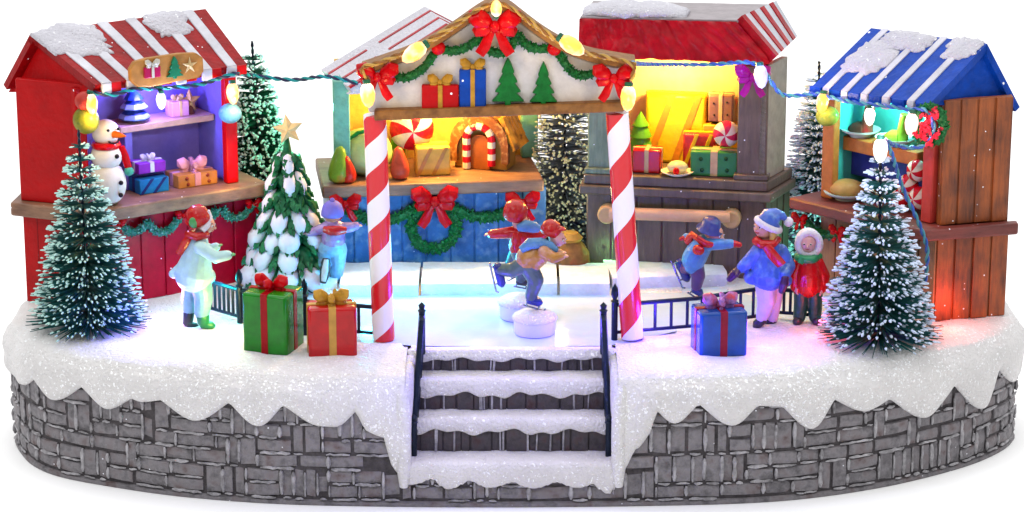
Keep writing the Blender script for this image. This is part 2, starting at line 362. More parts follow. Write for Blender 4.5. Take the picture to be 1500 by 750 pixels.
def gift_mesh(F, u0, u1, v0, v1, w0, w1, parent=None, mats=None, bows=1.0, diag=False, dots=None, lid=True, bow_mat=None, bowname='bow'):
    """one present: box, ribbon and bow parts under parent"""
    boxm, ribm = mats; du, dv = u1 - u0, v1 - v0
    b = MB(); b.box(F, u0, u1, v0, v1, w0, w1); bo = b.build('gift_box', boxm, parent, bevel=min(du, dv) * .06)
    rb = MB(); t = .008; cu = (u0 + u1) / 2; cw = (w0 + w1) / 2; rw = du * .075
    if diag:
        for k in (.28, .72):
            c = u0 + du * k
            rb.hexa([F.p(c - du * .3, v0, w1), F.p(c - du * .18, v0, w1), F.p(c - du * .18, v0, w1 + t), F.p(c - du * .3, v0, w1 + t),
                     F.p(c + du * .1, v1, w1), F.p(c + du * .22, v1, w1), F.p(c + du * .22, v1, w1 + t), F.p(c + du * .1, v1, w1 + t)])
    else:
        rb.box(F, cu - rw, cu + rw, v0 + .01, v1 + t, w0 - t, w1 + t)
    rb.box(F, u0 - t, u1 + t, v0 + .01, v1 + t * 1.4, cw - rw, cw + rw)
    rb.build('ribbon', ribm, parent, bevel=.004)
    if dots is not None:
        d = MB()
        for k, (a, c) in enumerate(((.22, .7), (.25, .25), (.75, .75), (.78, .28))):
            d.ball(F.p(u0 + du * a, v0 + dv * c, w1), du * .045, 8, 6)
        d.build('dot', dots, bo)
    if bows:
        m = MB(); s = du * .8 * bows; bow_mesh(m, Frame(F.p(cu, v1 + s * .12, cw), F.d), 0, 0, 0, s, tails=False)
        bow_mesh(m, Frame(F.p(cu, v1 + s * .1, cw), (F.d.x * .3 - F.n.x, F.d.y * .3 - F.n.y)), 0, 0, 0, s * .8, tails=False)
        m.build(bowname, bow_mat or ribm, parent)
def gift(F, u0, u1, v0, v1, w0, w1, mats, label, group=None, **k):
    t = thing('gift', F.p((u0 + u1) / 2, v0, (w0 + w1) / 2), label, 'gift', group)
    gift_mesh(F, u0, u1, v0, v1, w0, w1, t, mats, **k); return t
# ================================================================== backdrop and base
mb = MB(); S = 120
mb.grid([[V((-S + 2 * S * i / 12, -70 + 220 * j / 12, -.004)) for i in range(13)] for j in range(13)])
o = mb.build('tabletop', paint('white tabletop', (.95, .95, .95), .9, .01, .2, 0, raw=True, spec=0), smooth=False); o['kind'] = 'structure'

FRONT = [(12, 646), (20, 662), (40, 682), (80, 698), (160, 713), (264, 727), (400, 737), (560, 741), (750, 742), (950, 740), (1100, 736), (1200, 728), (1300, 713), (1380, 695), (1440, 677), (1480, 658), (1496, 642)]
fp = [gnd(750 + (a - 750) * .983, b, 0) for a, b in FRONT]
xl, xr = fp[0], fp[-1]
back = []
cx, ax = (xl.x + xr.x) / 2, (xr.x - xl.x) / 2; y0 = (xl.y + xr.y) / 2
for k in range(1, 40):
    a = PI * k / 40; c, s = math.cos(a), math.sin(a)
    back.append(V((cx + ax * math.copysign(abs(c) ** .75, c) * (1 + .012 * math.sin(a)), y0 + (4.5) * s ** .62, 0)))
OUT = spline(fp, 12)[:-1] + [fp[-1]] + back
# resample
cum = [0]
for a, b in zip(OUT, OUT[1:] + OUT[:1]): cum.append(cum[-1] + (b - a).length)
def resample(n):
    res = []; tot = cum[-1]; i = 0
    for k in range(n):
        s = tot * k / n
        while cum[i + 1] < s: i += 1
        t = (s - cum[i]) / (cum[i + 1] - cum[i]); a = OUT[i]; b = OUT[(i + 1) % len(OUT)]; res.append(a.lerp(b, t))
    return res
NP_ = 760
PER = resample(NP_)
NRM = []
for i in range(NP_):
    t = (PER[(i + 3) % NP_] - PER[i - 3]).normalized(); NRM.append(V((t.y, -t.x, 0)))
SX0, SX1 = gnd(613, 505).x, gnd(889, 505).x
SY0 = -2.62; SY = [SY0, -2.96, -3.28]
SZ = [at(750, 543, SY[0]).z, at(750, 600, SY[1]).z, at(750, 661, SY[2]).z]
SF0, SF1 = SX0 - .11, SX1 + .07
in_st = [SF0 < p.x < SF1 and p.y < -2.8 for p in PER]
BOT = [(5, 545), (18, 544), (40, 566), (56, 557), (84, 588), (124, 568), (160, 601), (196, 585), (212, 590), (240, 587), (288, 618), (338, 591), (380, 626), (416, 595), (472, 626), (492, 627), (522, 604), (540, 634), (562, 642), (578, 690), (600, 711), (632, 701), (656, 717), (688, 704), (716, 715), (752, 706), (780, 716), (816, 706), (848, 715), (868, 709), (894, 724), (910, 694), (930, 660), (952, 636), (960, 602), (988, 622), (1022, 593), (1072, 625), (1108, 596), (1144, 597), (1188, 630), (1218, 586), (1264, 604), (1300, 586), (1352, 614), (1394, 566), (1436, 601), (1456, 541), (1482, 562), (1489, 516), (1500, 540)]
bx, by = [a for a, b in BOT], [b for a, b in BOT]
def drape(x):
    for i in range(len(bx) - 1):
        if bx[i] <= x <= bx[i + 1]:
            t = (x - bx[i]) / (bx[i + 1] - bx[i]); f = math.sin(t * PI / 2) if by[i] < by[i + 1] else 1 - math.cos(t * PI / 2)
            f = .75 * f + .25 * (1 - math.cos(PI * t)) / 2; return by[i] + (by[i + 1] - by[i]) * f
    return by[0] if x < bx[0] else by[-1]
def zbot(i):
    p = PER[i]
    if p.y > 1.2: return 1.25 + .12 * math.sin(i * .21) + .06 * math.sin(i * .5)
    px = proj((p.x, p.y, 1.2))[0]; py = drape(px)
    return max(.16, min(1.62, at(px, py, p.y - .08).z))
ICE_PX = [(322, 446), (440, 487), (545, 502), (612, 506), (750, 508), (889, 506), (935, 497), (1020, 478), (1110, 464), (1140, 442), (1050, 420), (890, 432), (815, 428), (600, 432), (505, 432), (430, 428)]
ICE = [gnd(a, b) for a, b in ICE_PX]
def inpoly(x, y, P):
    r = False; j = len(P) - 1
    for i in range(len(P)):
        if (P[i].y > y) != (P[j].y > y) and x < (P[j].x - P[i].x) * (y - P[i].y) / (P[j].y - P[i].y) + P[i].x: r = not r
        j = i
    return r
def pdist(x, y, P):
    q = V((x, y)); best = 9
    for i in range(len(P)):
        a = P[i - 1].xy; b = P[i].xy; ab = b - a; t = max(0, min(1, (q - a).dot(ab) / ab.length_squared)); best = min(best, (q - a - ab * t).length)
    return best
def zsnow(x, y):
    d = pdist(x, y, ICE); i = inpoly(x, y, ICE)
    k = min(1, d / .35)
    z = GZ + .035 * noise.noise(V((x * 1.4, y * 1.4, 3))) + .02 * noise.noise(V((x * 4, y * 4, 8)))
    z = GZ + .006 + (z - GZ) * k
    return GZ - .035 if i else z
base = thing('display_base', (0, 0, 0), 'oval grey stone block base under deep glittering snow with steps in front', 'base')
mb = MB()
rows_r = [0, .15, .3, .42, .52, .6, .67, .73, .78, .83, .87, .9, .93, .955, .975, .99, 1.0]
def column(i):
    p = PER[i]; q = V((max(-5.3, min(5.3, p.x)), .3, 0)); n = NRM[i]; out = []
    if in_st[i]:
        e = V((p.x, SY0, 0))
        for r in rows_r: c = q.lerp(e, r); out.append(V((c.x, c.y, zsnow(c.x, c.y))))
        w = .02 * math.sin(i * .33) + .018 * math.sin(i * .8 + 1)
        zt = at(750, 526, SY0).z + w
        for dy, z in ((-.03, GZ - .03), (-.05, GZ - .08), (-.055, (GZ + zt) / 2 - .03), (-.04, zt), (-.0, zt - .01), (.1, zt)): out.append(V((e.x, e.y + dy, z)))
        for k in range(4): out.append(out[-1].copy() + V((0, .001, 0)))
        return out
    L = (p - q).length
    for r in rows_r:
        c = q.lerp(p + n * .02, r); d = (1 - r) * L; z = zsnow(c.x, c.y)
        if d < .5: z -= .16 * (1 - math.sqrt(max(0, 1 - (1 - d / .5) ** 2)))
        out.append(V((c.x, c.y, z)))
    zb = zbot(i); zt = out[-1].z
    lump = .03 * noise.noise(V((p.x * 2, p.y * 2, 0)))
    for t, w in ((.08, .065), (.2, .105), (.38, .125), (.58, .125), (.76, .12), (.9, .105), (.97, .075)):
        c = p + n * (w + lump + .03 * noise.noise(V((p.x * 3, t * 4, p.y * 3)))); out.append(V((c.x, c.y, zt + (zb - zt) * t)))
    for w in (.04, .0, -.05): c = p + n * w; out.append(V((c.x, c.y, zb + (.0 if w == .04 else .02))))
    return out
cols = [column(i) for i in range(NP_)]
runs = []; cur = []
st_idx = [i for i in range(NP_) if in_st[i]]; a0, a1 = st_idx[0], st_idx[-1]
mb.grid([cols[i % NP_] for i in range(a1 + 1, a0 + NP_)])
mb.grid([cols[i] for i in range(a0, a1 + 1)])
# flanks of the notch
for i, sx in ((a0 - 1, SX0), (a1 + 1, SX1)):
    sg = -1 if sx == SX0 else 1; R_ = []
    for k in range(19):
        y = SY0 + .1 + (PER[i].y - .1 - SY0 - .1) * k / 18
        sx = (SX0 + (SF0 - SX0) * (SY0 - y) / (SY0 - PER[i].y)) if sg < 0 else (SX1 + (SF1 - SX1) * (SY0 - y) / (SY0 - PER[i].y))
        d = max(0, y - PER[i].y); top = zsnow(sx + sg * .1, y) - .012
        if d < .5: top -= .17 * (1 - math.sqrt(max(0, 1 - (1 - d / .5) ** 2)))
        if y < PER[i].y: top -= .12 + 2.2 * (PER[i].y - y)
        ox = .3 if y > PER[i].y + .3 else .12
        R_.append([V((sx + sg * ox, y, top - .07)), V((sx + sg * .08, y, top - .02)), V((sx + sg * .03, y, top - .03)), V((sx - sg * .01, y, top - .1))] +
                  [V((sx - sg * (.02 + .02 * noise.noise(V((y * 5, t * 4, sx)))), y, top - .1 + (.2 - top + .1) * t)) for t in (.2, .4, .6, .8, 1)])
    mb.grid(R_)
for sx, sf, i in ((SX0, SF0, a0 - 1), (SX1, SF1, a1 + 1)):
    sg = -1 if sx == SX0 else 1; yf = PER[i].y
    mb.ball((sx + sg * .05, SY0 - .02, GZ - .07), (.13, .14, .1), 14, 10, jit=.2)
    mb.tube([V((sf + sg * .1, yf + .02, 1.72)), V((sf + sg * .06, yf - .05, 1.5)), V((sf + sg * .05, yf - .06, 1.0)), V((sf + sg * .06, yf - .06, .6)), V((sf + sg * .06, yf - .05, .3))], [.06, .1, .095, .1, .06], 12)
mb.build('snow_cover', M['snow'], base, ang=80, recalc=False)
# stone body
mb = MB()
def wtop(i): return SZ[2] - .06 if in_st[i] else 1.58
rws = []
for i in range(NP_):
    p = PER[i]; n = NRM[i]
    rws.append([p + n * .03 + V((0, 0, 0)), p + n * .03 + V((0, 0, .05)), p - n * .01 + V((0, 0, .07)), p - n * .01 + V((0, 0, wtop(i)))])
mb.mi = 1; mb.grid([r[:3] for r in rws + [rws[0]]]); mb.mi = 0; mb.grid([r[2:] for r in rws + [rws[0]]])
mb.mi = 1
# random ashlar of raised blocks
rn = random.Random(5)
half = NP_
CW = 0.0825; cells = int(cum[-1] / CW / 1); NR = 7; RH = 1.5 / NR
seglen = cum[-1] / NP_
def pts_at(s):
    f_ = s / seglen; i = int(f_) % NP_; t = f_ - int(f_); j = (i + 1) % NP_
    return PER[i].lerp(PER[j], t), NRM[i].lerp(NRM[j], t).normalized(), i
occ = [[False] * cells for _ in range(NR)]
def block(c0, w, r0, h):
    s0 = c0 * CW + rn.uniform(.016, .034); s1 = (c0 + w) * CW - rn.uniform(.016, .034); z0 = .09 + r0 * RH + rn.uniform(.014, .026); z1 = .09 + (r0 + h) * RH - rn.uniform(.014, .026)
    p, n, i = pts_at((s0 + s1) / 2)
    if p.y > 1.5: return
    if in_st[i] or in_st[pts_at(s0)[2]] or in_st[pts_at(s1)[2]]: z1 = min(z1, SZ[2] - .08)
    if z1 - z0 < .04: return
    m = max(1, int((s1 - s0) / .12)); d = rn.uniform(.002, .035); tz = rn.uniform(-.03, .03); rr = []
    for k in range(m + 1):
        s = s0 + (s1 - s0) * k / m; p, n, _ = pts_at(s); e = .018 if k in (0, m) else 0
        jz = tz * (k / m - .5)
        rr.append([p - n * .02 + V((0, 0, z0)), p + n * (d - e) + V((0, 0, z0 + .012 + jz)), p + n * (d + .012 - e) + V((0, 0, (z0 + z1) / 2 + jz)), p + n * (d - e) + V((0, 0, z1 - .012 + jz)), p - n * .02 + V((0, 0, z1))])
    mb.grid(rr)
    for r in (rr[0], rr[-1]): n_ = mb.add(r); mb.face([n_ + q for q in range(5)])
    mb.mi = 2
    def rod(sa, za, sb, zb_):
        if rn.random() < .2: return
        mm = max(3, int(abs(sb - sa) / .07) + 1, int(abs(zb_ - za) / .07) + 1); pp = []
        e0, e1 = rn.uniform(-.01, .12), rn.uniform(.88, 1.01)
        for k in range(mm + 1):
            t = e0 + (e1 - e0) * k / mm; p, n, _ = pts_at((sa + (sb - sa) * t) % cum[-1]); pp.append(p + n * (.02 + rn.uniform(-.006, .012)) + V((0, 0, za + (zb_ - za) * t + rn.uniform(-.008, .008))))
        w = rn.uniform(.014, .025)
        if sb == sa: w *= 1.25
        mb.tube(pp, [w * .5] + [w * rn.uniform(.75, 1.25) for _ in range(mm - 1)] + [w * .5], 6)
    rod(s0 - .02, z0, s0 - .02, z1); rod(s0, z0 - .018, s1, z0 - .018)
    mb.mi = 1
for r in range(NR):
    c = 0
    while c < cells:
        if occ[r][c]: c += 1; continue
        run = 1
        while c + run < cells and not occ[r][c + run] and run < 9: run += 1
        u = rn.random()
        if r < NR - 1 and u < .30 and run >= 2:
            for _ in range(rn.choice((1, 2, 2, 3))):
                w = rn.choice((2, 2, 3))
                if c + w >= cells or any(occ[r][c + q] for q in range(w)) or any(occ[r + 1][c + q] for q in range(w)): break
                block(c, w, r, 2)
                for q in range(w): occ[r][c + q] = occ[r + 1][c + q] = True
                c += w
            else: continue
            if occ[r][c]: continue
        run = 1
        while c + run < cells and not occ[r][c + run] and run < 9: run += 1
        w = min(run, rn.choice((4, 5, 5, 6, 7)))
        if run - w == 1: w = run
        block(c, w, r, 1)
        for q in range(w): occ[r][c + q] = True
        c += w
mb.build('stone_wall', [M['joint'], M['stone'], M['mortar']], base, ang=50)
# steps with their own snow
for k in range(3):
    y1 = SY[k]; y2 = SY[k + 1] if k < 2 else None; zz = SZ[k]; ztop = GZ - .06 if k == 0 else SZ[k - 1] - .02
    mb = MB(); F = flat(y1 + .03)
    mb.box(F, SX0 - .11, SX1 + .09, zz - .1, ztop, -.5, 0)
    x = SX0 + .05
    while x < SX1 - .12:
        w = rn.uniform(.1, .3); mb.box(F, x, min(x + w, SX1), zz + .0, ztop - .03, 0, rn.uniform(.015, .035)); x += w + rn.uniform(.012, .03)
    mb.mi = 1
    for _ in range(9):
        x = rn.uniform(SX0 + .1, SX1 - .1); mb.tube([F.p(x, zz, .03), F.p(x + rn.uniform(-.02, .02), ztop - .03, .035)], rn.uniform(.012, .02), 6)
    st = mb.build('step', [M['dark_stone'], M['mortar']], base, bevel=.01)
    rows = []; n = 90
    for i in range(n + 1):
        xx = SX0 - .12 + (SX1 - SX0 + .2) * i / n; col = []
        if k < 2:
            wv = .03 * math.sin(xx * 7 + k * 2) + .02 * math.sin(xx * 17 + k) + .015 * noise.noise(V((xx * 6, k, 0)))
            zb = at(750, (578, 632)[k], y2).z + wv; ye = y2 - .03
        else:
            j = min(range(a0, a1 + 1), key=lambda q: abs(PER[q].x - xx)); ye = PER[j].y - .07; zb = zbot(j)
        for t in (0, .2, .4, .6, .8, .92): col.append(V((xx, y1 + .05 + (ye - y1 - .05) * t, zz + .022 * noise.noise(V((xx * 3, t * 2, k * 5))) + .012 * noise.noise(V((xx * 9, t * 5, k * 5))))))
        col += [V((xx, ye - .012, zz - .03)), V((xx, ye - .022, zz - .07)), V((xx, ye - .025 - .012 * noise.noise(V((xx * 6, 1, k)) ), (zz + zb) / 2)), V((xx, ye - .012, zb + .02)), V((xx, ye, zb)), V((xx, ye + .06, zb + .01))]
        rows.append(col)
    m = MB(); m.grid(rows); m.build('snow_cap', M['snow_step'], st, ang=80)
# ice and kerb
mb = MB(); n = mb.add([V((p.x, p.y, GZ - .006)) for p in ICE]); mb.face([n + i for i in range(len(ICE))])
mb.build('ice_rink', M['ice'], base, smooth=False)
for (x0, x1, yb, yt, dy) in ((498, 613, 434, 404, .5), (617, 816, 432, 388, .45), (820, 893, 432, 404, .4), (897, 1065, 424, 407, .3), (428, 494, 430, 408, .5)):
    p0, p1 = gnd(x0, yb), gnd(x1, yb - (6 if x0 == 897 else 0)); F = Frame(p0, p1 - p0); h = .2
    mb = MB(); L = (p1 - p0).length; nn = 14; rows = []
    for i in range(nn + 1):
        u = L * i / nn; a = .012 * noise.noise(V((u * 3, x0, 1))); rows.append([F.p(u, -.06, 0), F.p(u, .1, .01 + a), F.p(u, h - .03, a), F.p(u, h + a, -.05), F.p(u, h + .01 - a, -.3), F.p(u, h + a, -.6 - dy), F.p(u, -.06, -.62 - dy)])
    mb.grid(rows)
    for r in (rows[0], rows[-1]): q = mb.add(r); mb.face([q + i for i in range(7)])
    mb.build('kerb', M['kerb'], base, ang=45)

# ================================================================== entrance arch
AY = gnd(562, 497).y
arch = thing('entrance_arch', gnd(745, 497), 'gabled entrance arch on two red and white striped candy cane poles above the steps', 'arch')
FA = flat(AY)
def cane(top, bot, r, name, mat, parent, n=24):
    ax = (top - bot); L = ax.length
    o = None; mb = MB(); mb.lathe(V((0, 0, 0)), [(r * .96, 0), (r, .03), (r, L * .5), (r, L)], n)
    o = mb.build(name, mat, None, loc=V((0, 0, 0)), ang=50)
    o.parent = parent; o.location = bot - LOC[parent]; o.rotation_euler = V((0, 0, 1)).rotation_difference(ax.normalized()).to_euler(); LOC[o] = bot
    return o
M['cane_a'] = candy('candy stripe', .80, k=-1, ph=.1); M['cane_b'] = candy('candy stripe steep', .98, k=-1, ph=.55)
pl = cane(FA.at(549, 168, 0), FA.at(562, 497, 0), 16.5 * ps(AY), 'candy_pole', M['cane_a'], arch)
pr = cane(FA.at(904, 165, 0), FA.at(926, 494, 0), 16.5 * ps(AY), 'candy_pole', M['cane_b'], arch)
def px2(F, pts, w=0): return [F.hit(a, b, w) for a, b in pts]
ROOF_L = [(527, 104), (556, 94), (585, 84), (612, 73), (640, 58), (668, 40), (692, 23), (712, 11), (727, 6)]
ROOF_R = [(727, 6), (745, 12), (765, 27), (790, 46), (815, 62), (840, 74), (868, 83), (900, 89), (932, 94)]
ridge_pts = ROOF_L + ROOF_R[1:]
mb = MB(); out = px2(FA, [(a, b + 9) for a, b in ridge_pts][::-1] + [(534, 116), (540, 165), (918, 152), (926, 106)], .05)
mb.prism(FA, out, -.12, .05); mb.build('gable_panel', M['gable'], arch, bevel=.02)
# canopy roof: swept slab with depth
up = spline([FA.at(a, b, .3) for a, b in ridge_pts], 4)
rows = []
for p in up:
    rows.append([p + V((0, 0, -.075)), p, p + V((0, .62, 0)), p + V((0, .62, -.075))])
mb = MB(); mb.grid(rows, close=True)
for r in (rows[0], rows[-1]): q = mb.add(r); mb.face([q + i for i in range(4)])
mb.build('canopy_roof', M['tan'], arch, ang=40)
mb = MB(); Pq = spline([FA.at(a, b - 1, .34) for a, b in ridge_pts], 6)
for side in (Pq,):
    rope_mesh(mb, [side[i] for i in range(0, len(side), 6)], .02, 8)
mb.build('rope_trim', [M['gold'], C('pale gold', (.75, .58, .3))], arch)
mb = MB(); a = FA.hit(548, 171, .22); b = FA.hit(914, 158, .22)
n_ = []
mb.hexa([FA.p(a[0], a[1] - .06, .22), FA.p(b[0], b[1] - .06, .22), FA.p(b[0], b[1] - .06, -.2), FA.p(a[0], a[1] - .06, -.2),
         FA.p(a[0], a[1] + .08, .22), FA.p(b[0], b[1] + .08, .22), FA.p(b[0], b[1] + .08, -.2), FA.p(a[0], a[1] + .08, -.2)])
mb.build('beam', M['tan'], arch, bevel=.02)
# presents and trees applied to the gable
def rel(F, x0, x1, y0, y1, w): (a, b), (c, d) = F.hit(x0, y1, w), F.hit(x1, y0, w); return a, c, b, d
for (x0, x1, y0, y1, m, l) in ((618, 672, 124, 160, 'red', 'red present relief with gold bow'), (673, 712, 101, 159, 'roofblue', 'tall blue present relief with gold bow')):
    a, c, b, d = rel(FA, x0, x1, y0, y1, .12)
    mb = MB(); mb.box(FA, a, c, b, d, .05, .16); g = mb.build('gift_relief', M[m], arch, bevel=.02); g['label'] = l
    mb = MB(); mb.box(FA, (a + c) / 2 - .03, (a + c) / 2 + .03, b + .01, d, .16, .175); mb.build('ribbon', M['gold'], g)
    mb = MB(); bow_mesh(mb, FA, (a + c) / 2, d + .03, .1, .3, tails=False); mb.build('bow', M['gold'], g)
def fir_outline(u, v, w, h, n=4):
    L = [(u - w * .09, v), (u - w * .09, v + h * .1)]; R_ = []
    for k in range(n):
        a = v + h * (.1 + .8 * k / n); wd = w * .5 * (1 - .2 * k); L += [(u - wd, a), (u - wd * .5, a + h * .9 / n * .8)]
    L.append((u, v + h)); R_ = [(2 * u - a, b) for a, b in L[::-1][1:]]
    return L + R_
for x, y0, y1, w in ((744, 84, 155, 47), (796, 90, 155, 40)):
    (u, v), (_, t) = FA.hit(x, y1, .1), FA.hit(x, y0, .1)
    ol = fir_outline(u, v, w * ps(AY), t - v)
    mb = MB(); mb.prism(FA, ol, .05, .15); mb.build('fir_relief', M['leaf'], arch, bevel=.012)
# garlands, bows, berries
for k, pts in enumerate(([(572, 98), (580, 112), (600, 112), (622, 98), (636, 78)], [(650, 73), (672, 74), (692, 64), (705, 50)], [(704, 48), (712, 70), (730, 78), (748, 70), (757, 48)], [(757, 50), (772, 66), (790, 72), (806, 70)], [(819, 76), (828, 94), (842, 108), (860, 110), (874, 104)])):
    mb = MB(); garland_mesh(mb, [FA.at(a, b, .16) for a, b in pts], .075, 130, k); mb.build('garland', [M['green'], M['leaf']], arch)
for (x, y, s, tl) in ((725, 38, .62, 1), (553, 112, .5, 1), (899, 114, .5, 1)):
    u, v = FA.hit(x, y, .3); mb = MB(); bow_mesh(mb, FA, u, v, .3, s); mb.build('bow', M['bow'], arch)
for x, y in ((642, 70), (812, 71)):
    mb = MB(); mb.ball(FA.at(x, y, .2), .1, 12, 8); mb.build('berry', M['bow'], arch)

# ================================================================== bottle brush trees
def brush_tree(base_p, top_p, R0, n, label, seed, tip='frost', layers=26, tipr=.017, bris='bristle', droop=.0, tipf=.7, rb=.008, group=None, tipprob=1, zmin=.02, ex=.88, lift=.12, jit=.1, hb=(.03, .075), two=.55):
    rn = random.Random(seed); ax = top_p - base_p; H = ax.length
    t_ = thing('bottle_brush_tree', base_p, label, 'tree', group)
    mb = MB(); rope_mesh(mb, [base_p - V((0, 0, .02)), base_p + ax * .5, top_p], .022, 5, 5); mb.build('trunk', [M['iron'], M['iron']], t_)
    cr = MB(); ti = MB()
    for k in range(n):
        u = rn.random() ; u = 1 - math.sqrt(1 - u * .995)
        L = (int(u * layers) + rn.gauss(.5, jit)) / layers; L = min(max(L, zmin), .995)
        a = rn.uniform(0, 2 * PI); r = R0 * ((1 - L) ** ex) * rn.uniform(.82, 1.06) + .035
        p = base_p + ax * L; d = V((math.cos(a), math.sin(a), rn.gauss(0, .06) + lift * (.25 + L * L)))
        q = p + d * r
        if q.z < base_p.z + .015: q.z = base_p.z + .015 + rn.random() * .03
        mid = p.lerp(q, .55) + V((0, 0, .015 * r))
        cr.tube([p, mid, q], [rb * 1.3, rb, rb * .5], 3, cap=False)
        if rn.random() < tipprob:
            for f in ((.97,) if rn.random() > two else (.97, rn.uniform(tipf - .25, .88))):
                if L < 1.3 / layers and rn.random() < .6: break
                hl = rn.uniform(*hb); c_ = mid.lerp(q, max(0, (f - .55) / .45)) if f > .55 else p.lerp(mid, f / .55)
                tr = tipr * rn.uniform(.6, 1.3); ti.tube([c_ - d * hl, c_ - d * hl * .3 + V((0, 0, .004)), c_ + d * hl * .6], [tr * .4, tr, tr * .55], 5)
    c = cr.build('bristles', M[bris], t_, recalc=False); ti.build('frost', M[tip], c)
    return t_
def bt(px, py, tx, ty, hw, n, label, seed, Yoff=None, **k):
    b = gnd(px, py) if Yoff is None else V((at(px, py, Yoff).x, Yoff, GZ))
    t = at(tx, ty, b.y); return brush_tree(b, t, hw * ps(b.y), n, label, seed, **k)
bt(131, 478, 115, 190, 88, 1750, 'frosted dark green bottle brush tree in front of the red booth', 1, layers=17, jit=.07, rb=.011, two=.3, hb=(.025, .055), tip='frost', tipr=.0155, tipf=.74, tipprob=.8)
bt(1287, 498, 1290, 208, 90, 1650, 'snow tipped bottle brush tree in front of the blue roofed booth, its top lit white', 2, layers=16, jit=.07, rb=.011, two=.45, hb=(.025, .06), tip='frost_b', tipr=.0185, tipf=.76, tipprob=.8)
bt(386, 300, 369, 60, 62, 3000, 'plain green bottle brush tree standing behind the right end of the red booth', 3, Yoff=2.2, ex=.62, layers=30, bris='bristle_g', two=.25, hb=(.015, .03), tip='frost', tipr=.024, tipf=.86, rb=.016)
bt(829, 378, 826, 60, 60, 1700, 'dark bottle brush tree with yellowish tips between the blue and the brown booth', 4, Yoff=2.55, ex=.5, layers=30, two=.1, bris='bristle_grey', hb=(.015, .035), tip='frost_y', tipr=.021, tipf=.84, rb=.012)
bt(1200, 320, 1200, 90, 66, 2200, 'grey frosted bottle brush tree half hidden behind the blue roofed booth', 5, Yoff=2.0, ex=.7, layers=24, tip='frost_b', tipr=.018, tipf=.8)

# ================================================================== snowy resin tree with star
tb = gnd(425, 414); th = at(423, 205, tb.y).z - GZ; k_ = ps(tb.y)
tr = thing('snowy_fir_tree', tb, 'plump green fir tree with thick white snow clumps and a pale star on top', 'tree')
mb = MB(); mb.lathe(tb, [(.1, -.02), (.09, .25), (.05, th * .8)], 10); mb.build('trunk', M['tan'], tr)
rn = random.Random(11); mb = MB(); sn = MB()
for L in range(7):
    f0 = L / 7; z = th * (.06 + .88 * f0); R = 60 * k_ * (1 - f0) ** .85 + .04
    nb = max(5, int(12 * (1 - f0 * .6)))
    mb.lathe(tb + V((0, 0, z)), [(R * .62, -.02), (R * .55, .12), (R * .2, th * .2), (.01, th * .24)], 14)
    for b in range(nb):
        a = 2 * PI * (b + .5 * (L % 2) + rn.uniform(-.2, .2)) / nb; d = V((math.cos(a), math.sin(a), 0))
        o_ = tb + V((0, 0, z + .12))
        pts = [o_ + d * R * .3 + V((0, 0, .1)), o_ + d * R * .65 + V((0, 0, .02)), o_ + d * R * .95 + V((0, 0, -.13)), o_ + d * R * 1.05 + V((0, 0, -.24))]
        w = R * .34 + .05; mb.tube(pts, [w * .5, w, w * .7, w * .15], 7, flatten=.5, ref=V((-d.y, d.x, 0)))
        for q in range(14):
            e = pts[1 + q % 2].lerp(pts[2 + q % 2], rn.random()) + V((-d.y, d.x, 0)) * rn.uniform(-w, w) * .9 + V((0, 0, .04)) + d * .05
            mb.octa(e, .05, d + V((0, 0, -1)), 1.6)
        if rn.random() < .82:
            s0 = pts[0].lerp(pts[1], .5) + V((0, 0, w * .35)) + d * .03
            s1 = pts[1] + V((0, 0, w * .42)) + d * .03; s2 = pts[2] + V((0, 0, w * .3)) + d * .05
            s3 = pts[3] + d * .05 + V((0, 0, .02)); ww = w * rn.uniform(.5, .85)
            sn.tube([s0, s0.lerp(s1, .5), s1, s1.lerp(s2, .5), s2, s2.lerp(s3, .55), s3], [ww * .15, ww * .5, ww * .75, ww * .92, ww * .98, ww * .75, ww * .2], 12, flatten=.6, ref=V((-d.y, d.x, 0)))
cr = mb.build('crown', C('fir green', (.015, .11, .05), wash=(.05, .25, .12)), tr, ang=60)
sn.build('snow', C('painted snow', (.78, .78, .84), .4, .12), cr, ang=70)
def star_pts(u, v, R, r, n=5, rot=PI / 2):
    return [(u + (R if i % 2 == 0 else r) * math.cos(rot + PI * i / n), v + (R if i % 2 == 0 else r) * math.sin(rot + PI * i / n)) for i in range(2 * n)]
def star_mesh(mb, F, u, v, w, R, r, d, n=5, rot=PI / 2):
    P = star_pts(u, v, R, r, n, rot); c0 = mb.add([F.p(u, v, w + d)]); c1 = mb.add([F.p(u, v, w - d)]); s = mb.add([F.p(a, b, w) for a, b in P])
    for i in range(2 * n):
        j = (i + 1) % (2 * n); mb.face((c0, s + i, s + j)); mb.face((c1, s + j, s + i))
F = flat(tb.y); u, v = F.hit(422, 190, .1); mb = MB(); star_mesh(mb, F, u, v, .1, .24, .11, .09, rot=PI / 2 + .15); mb.build('star', C('pale gold star', (.78, .62, .36)), tr, smooth=False)
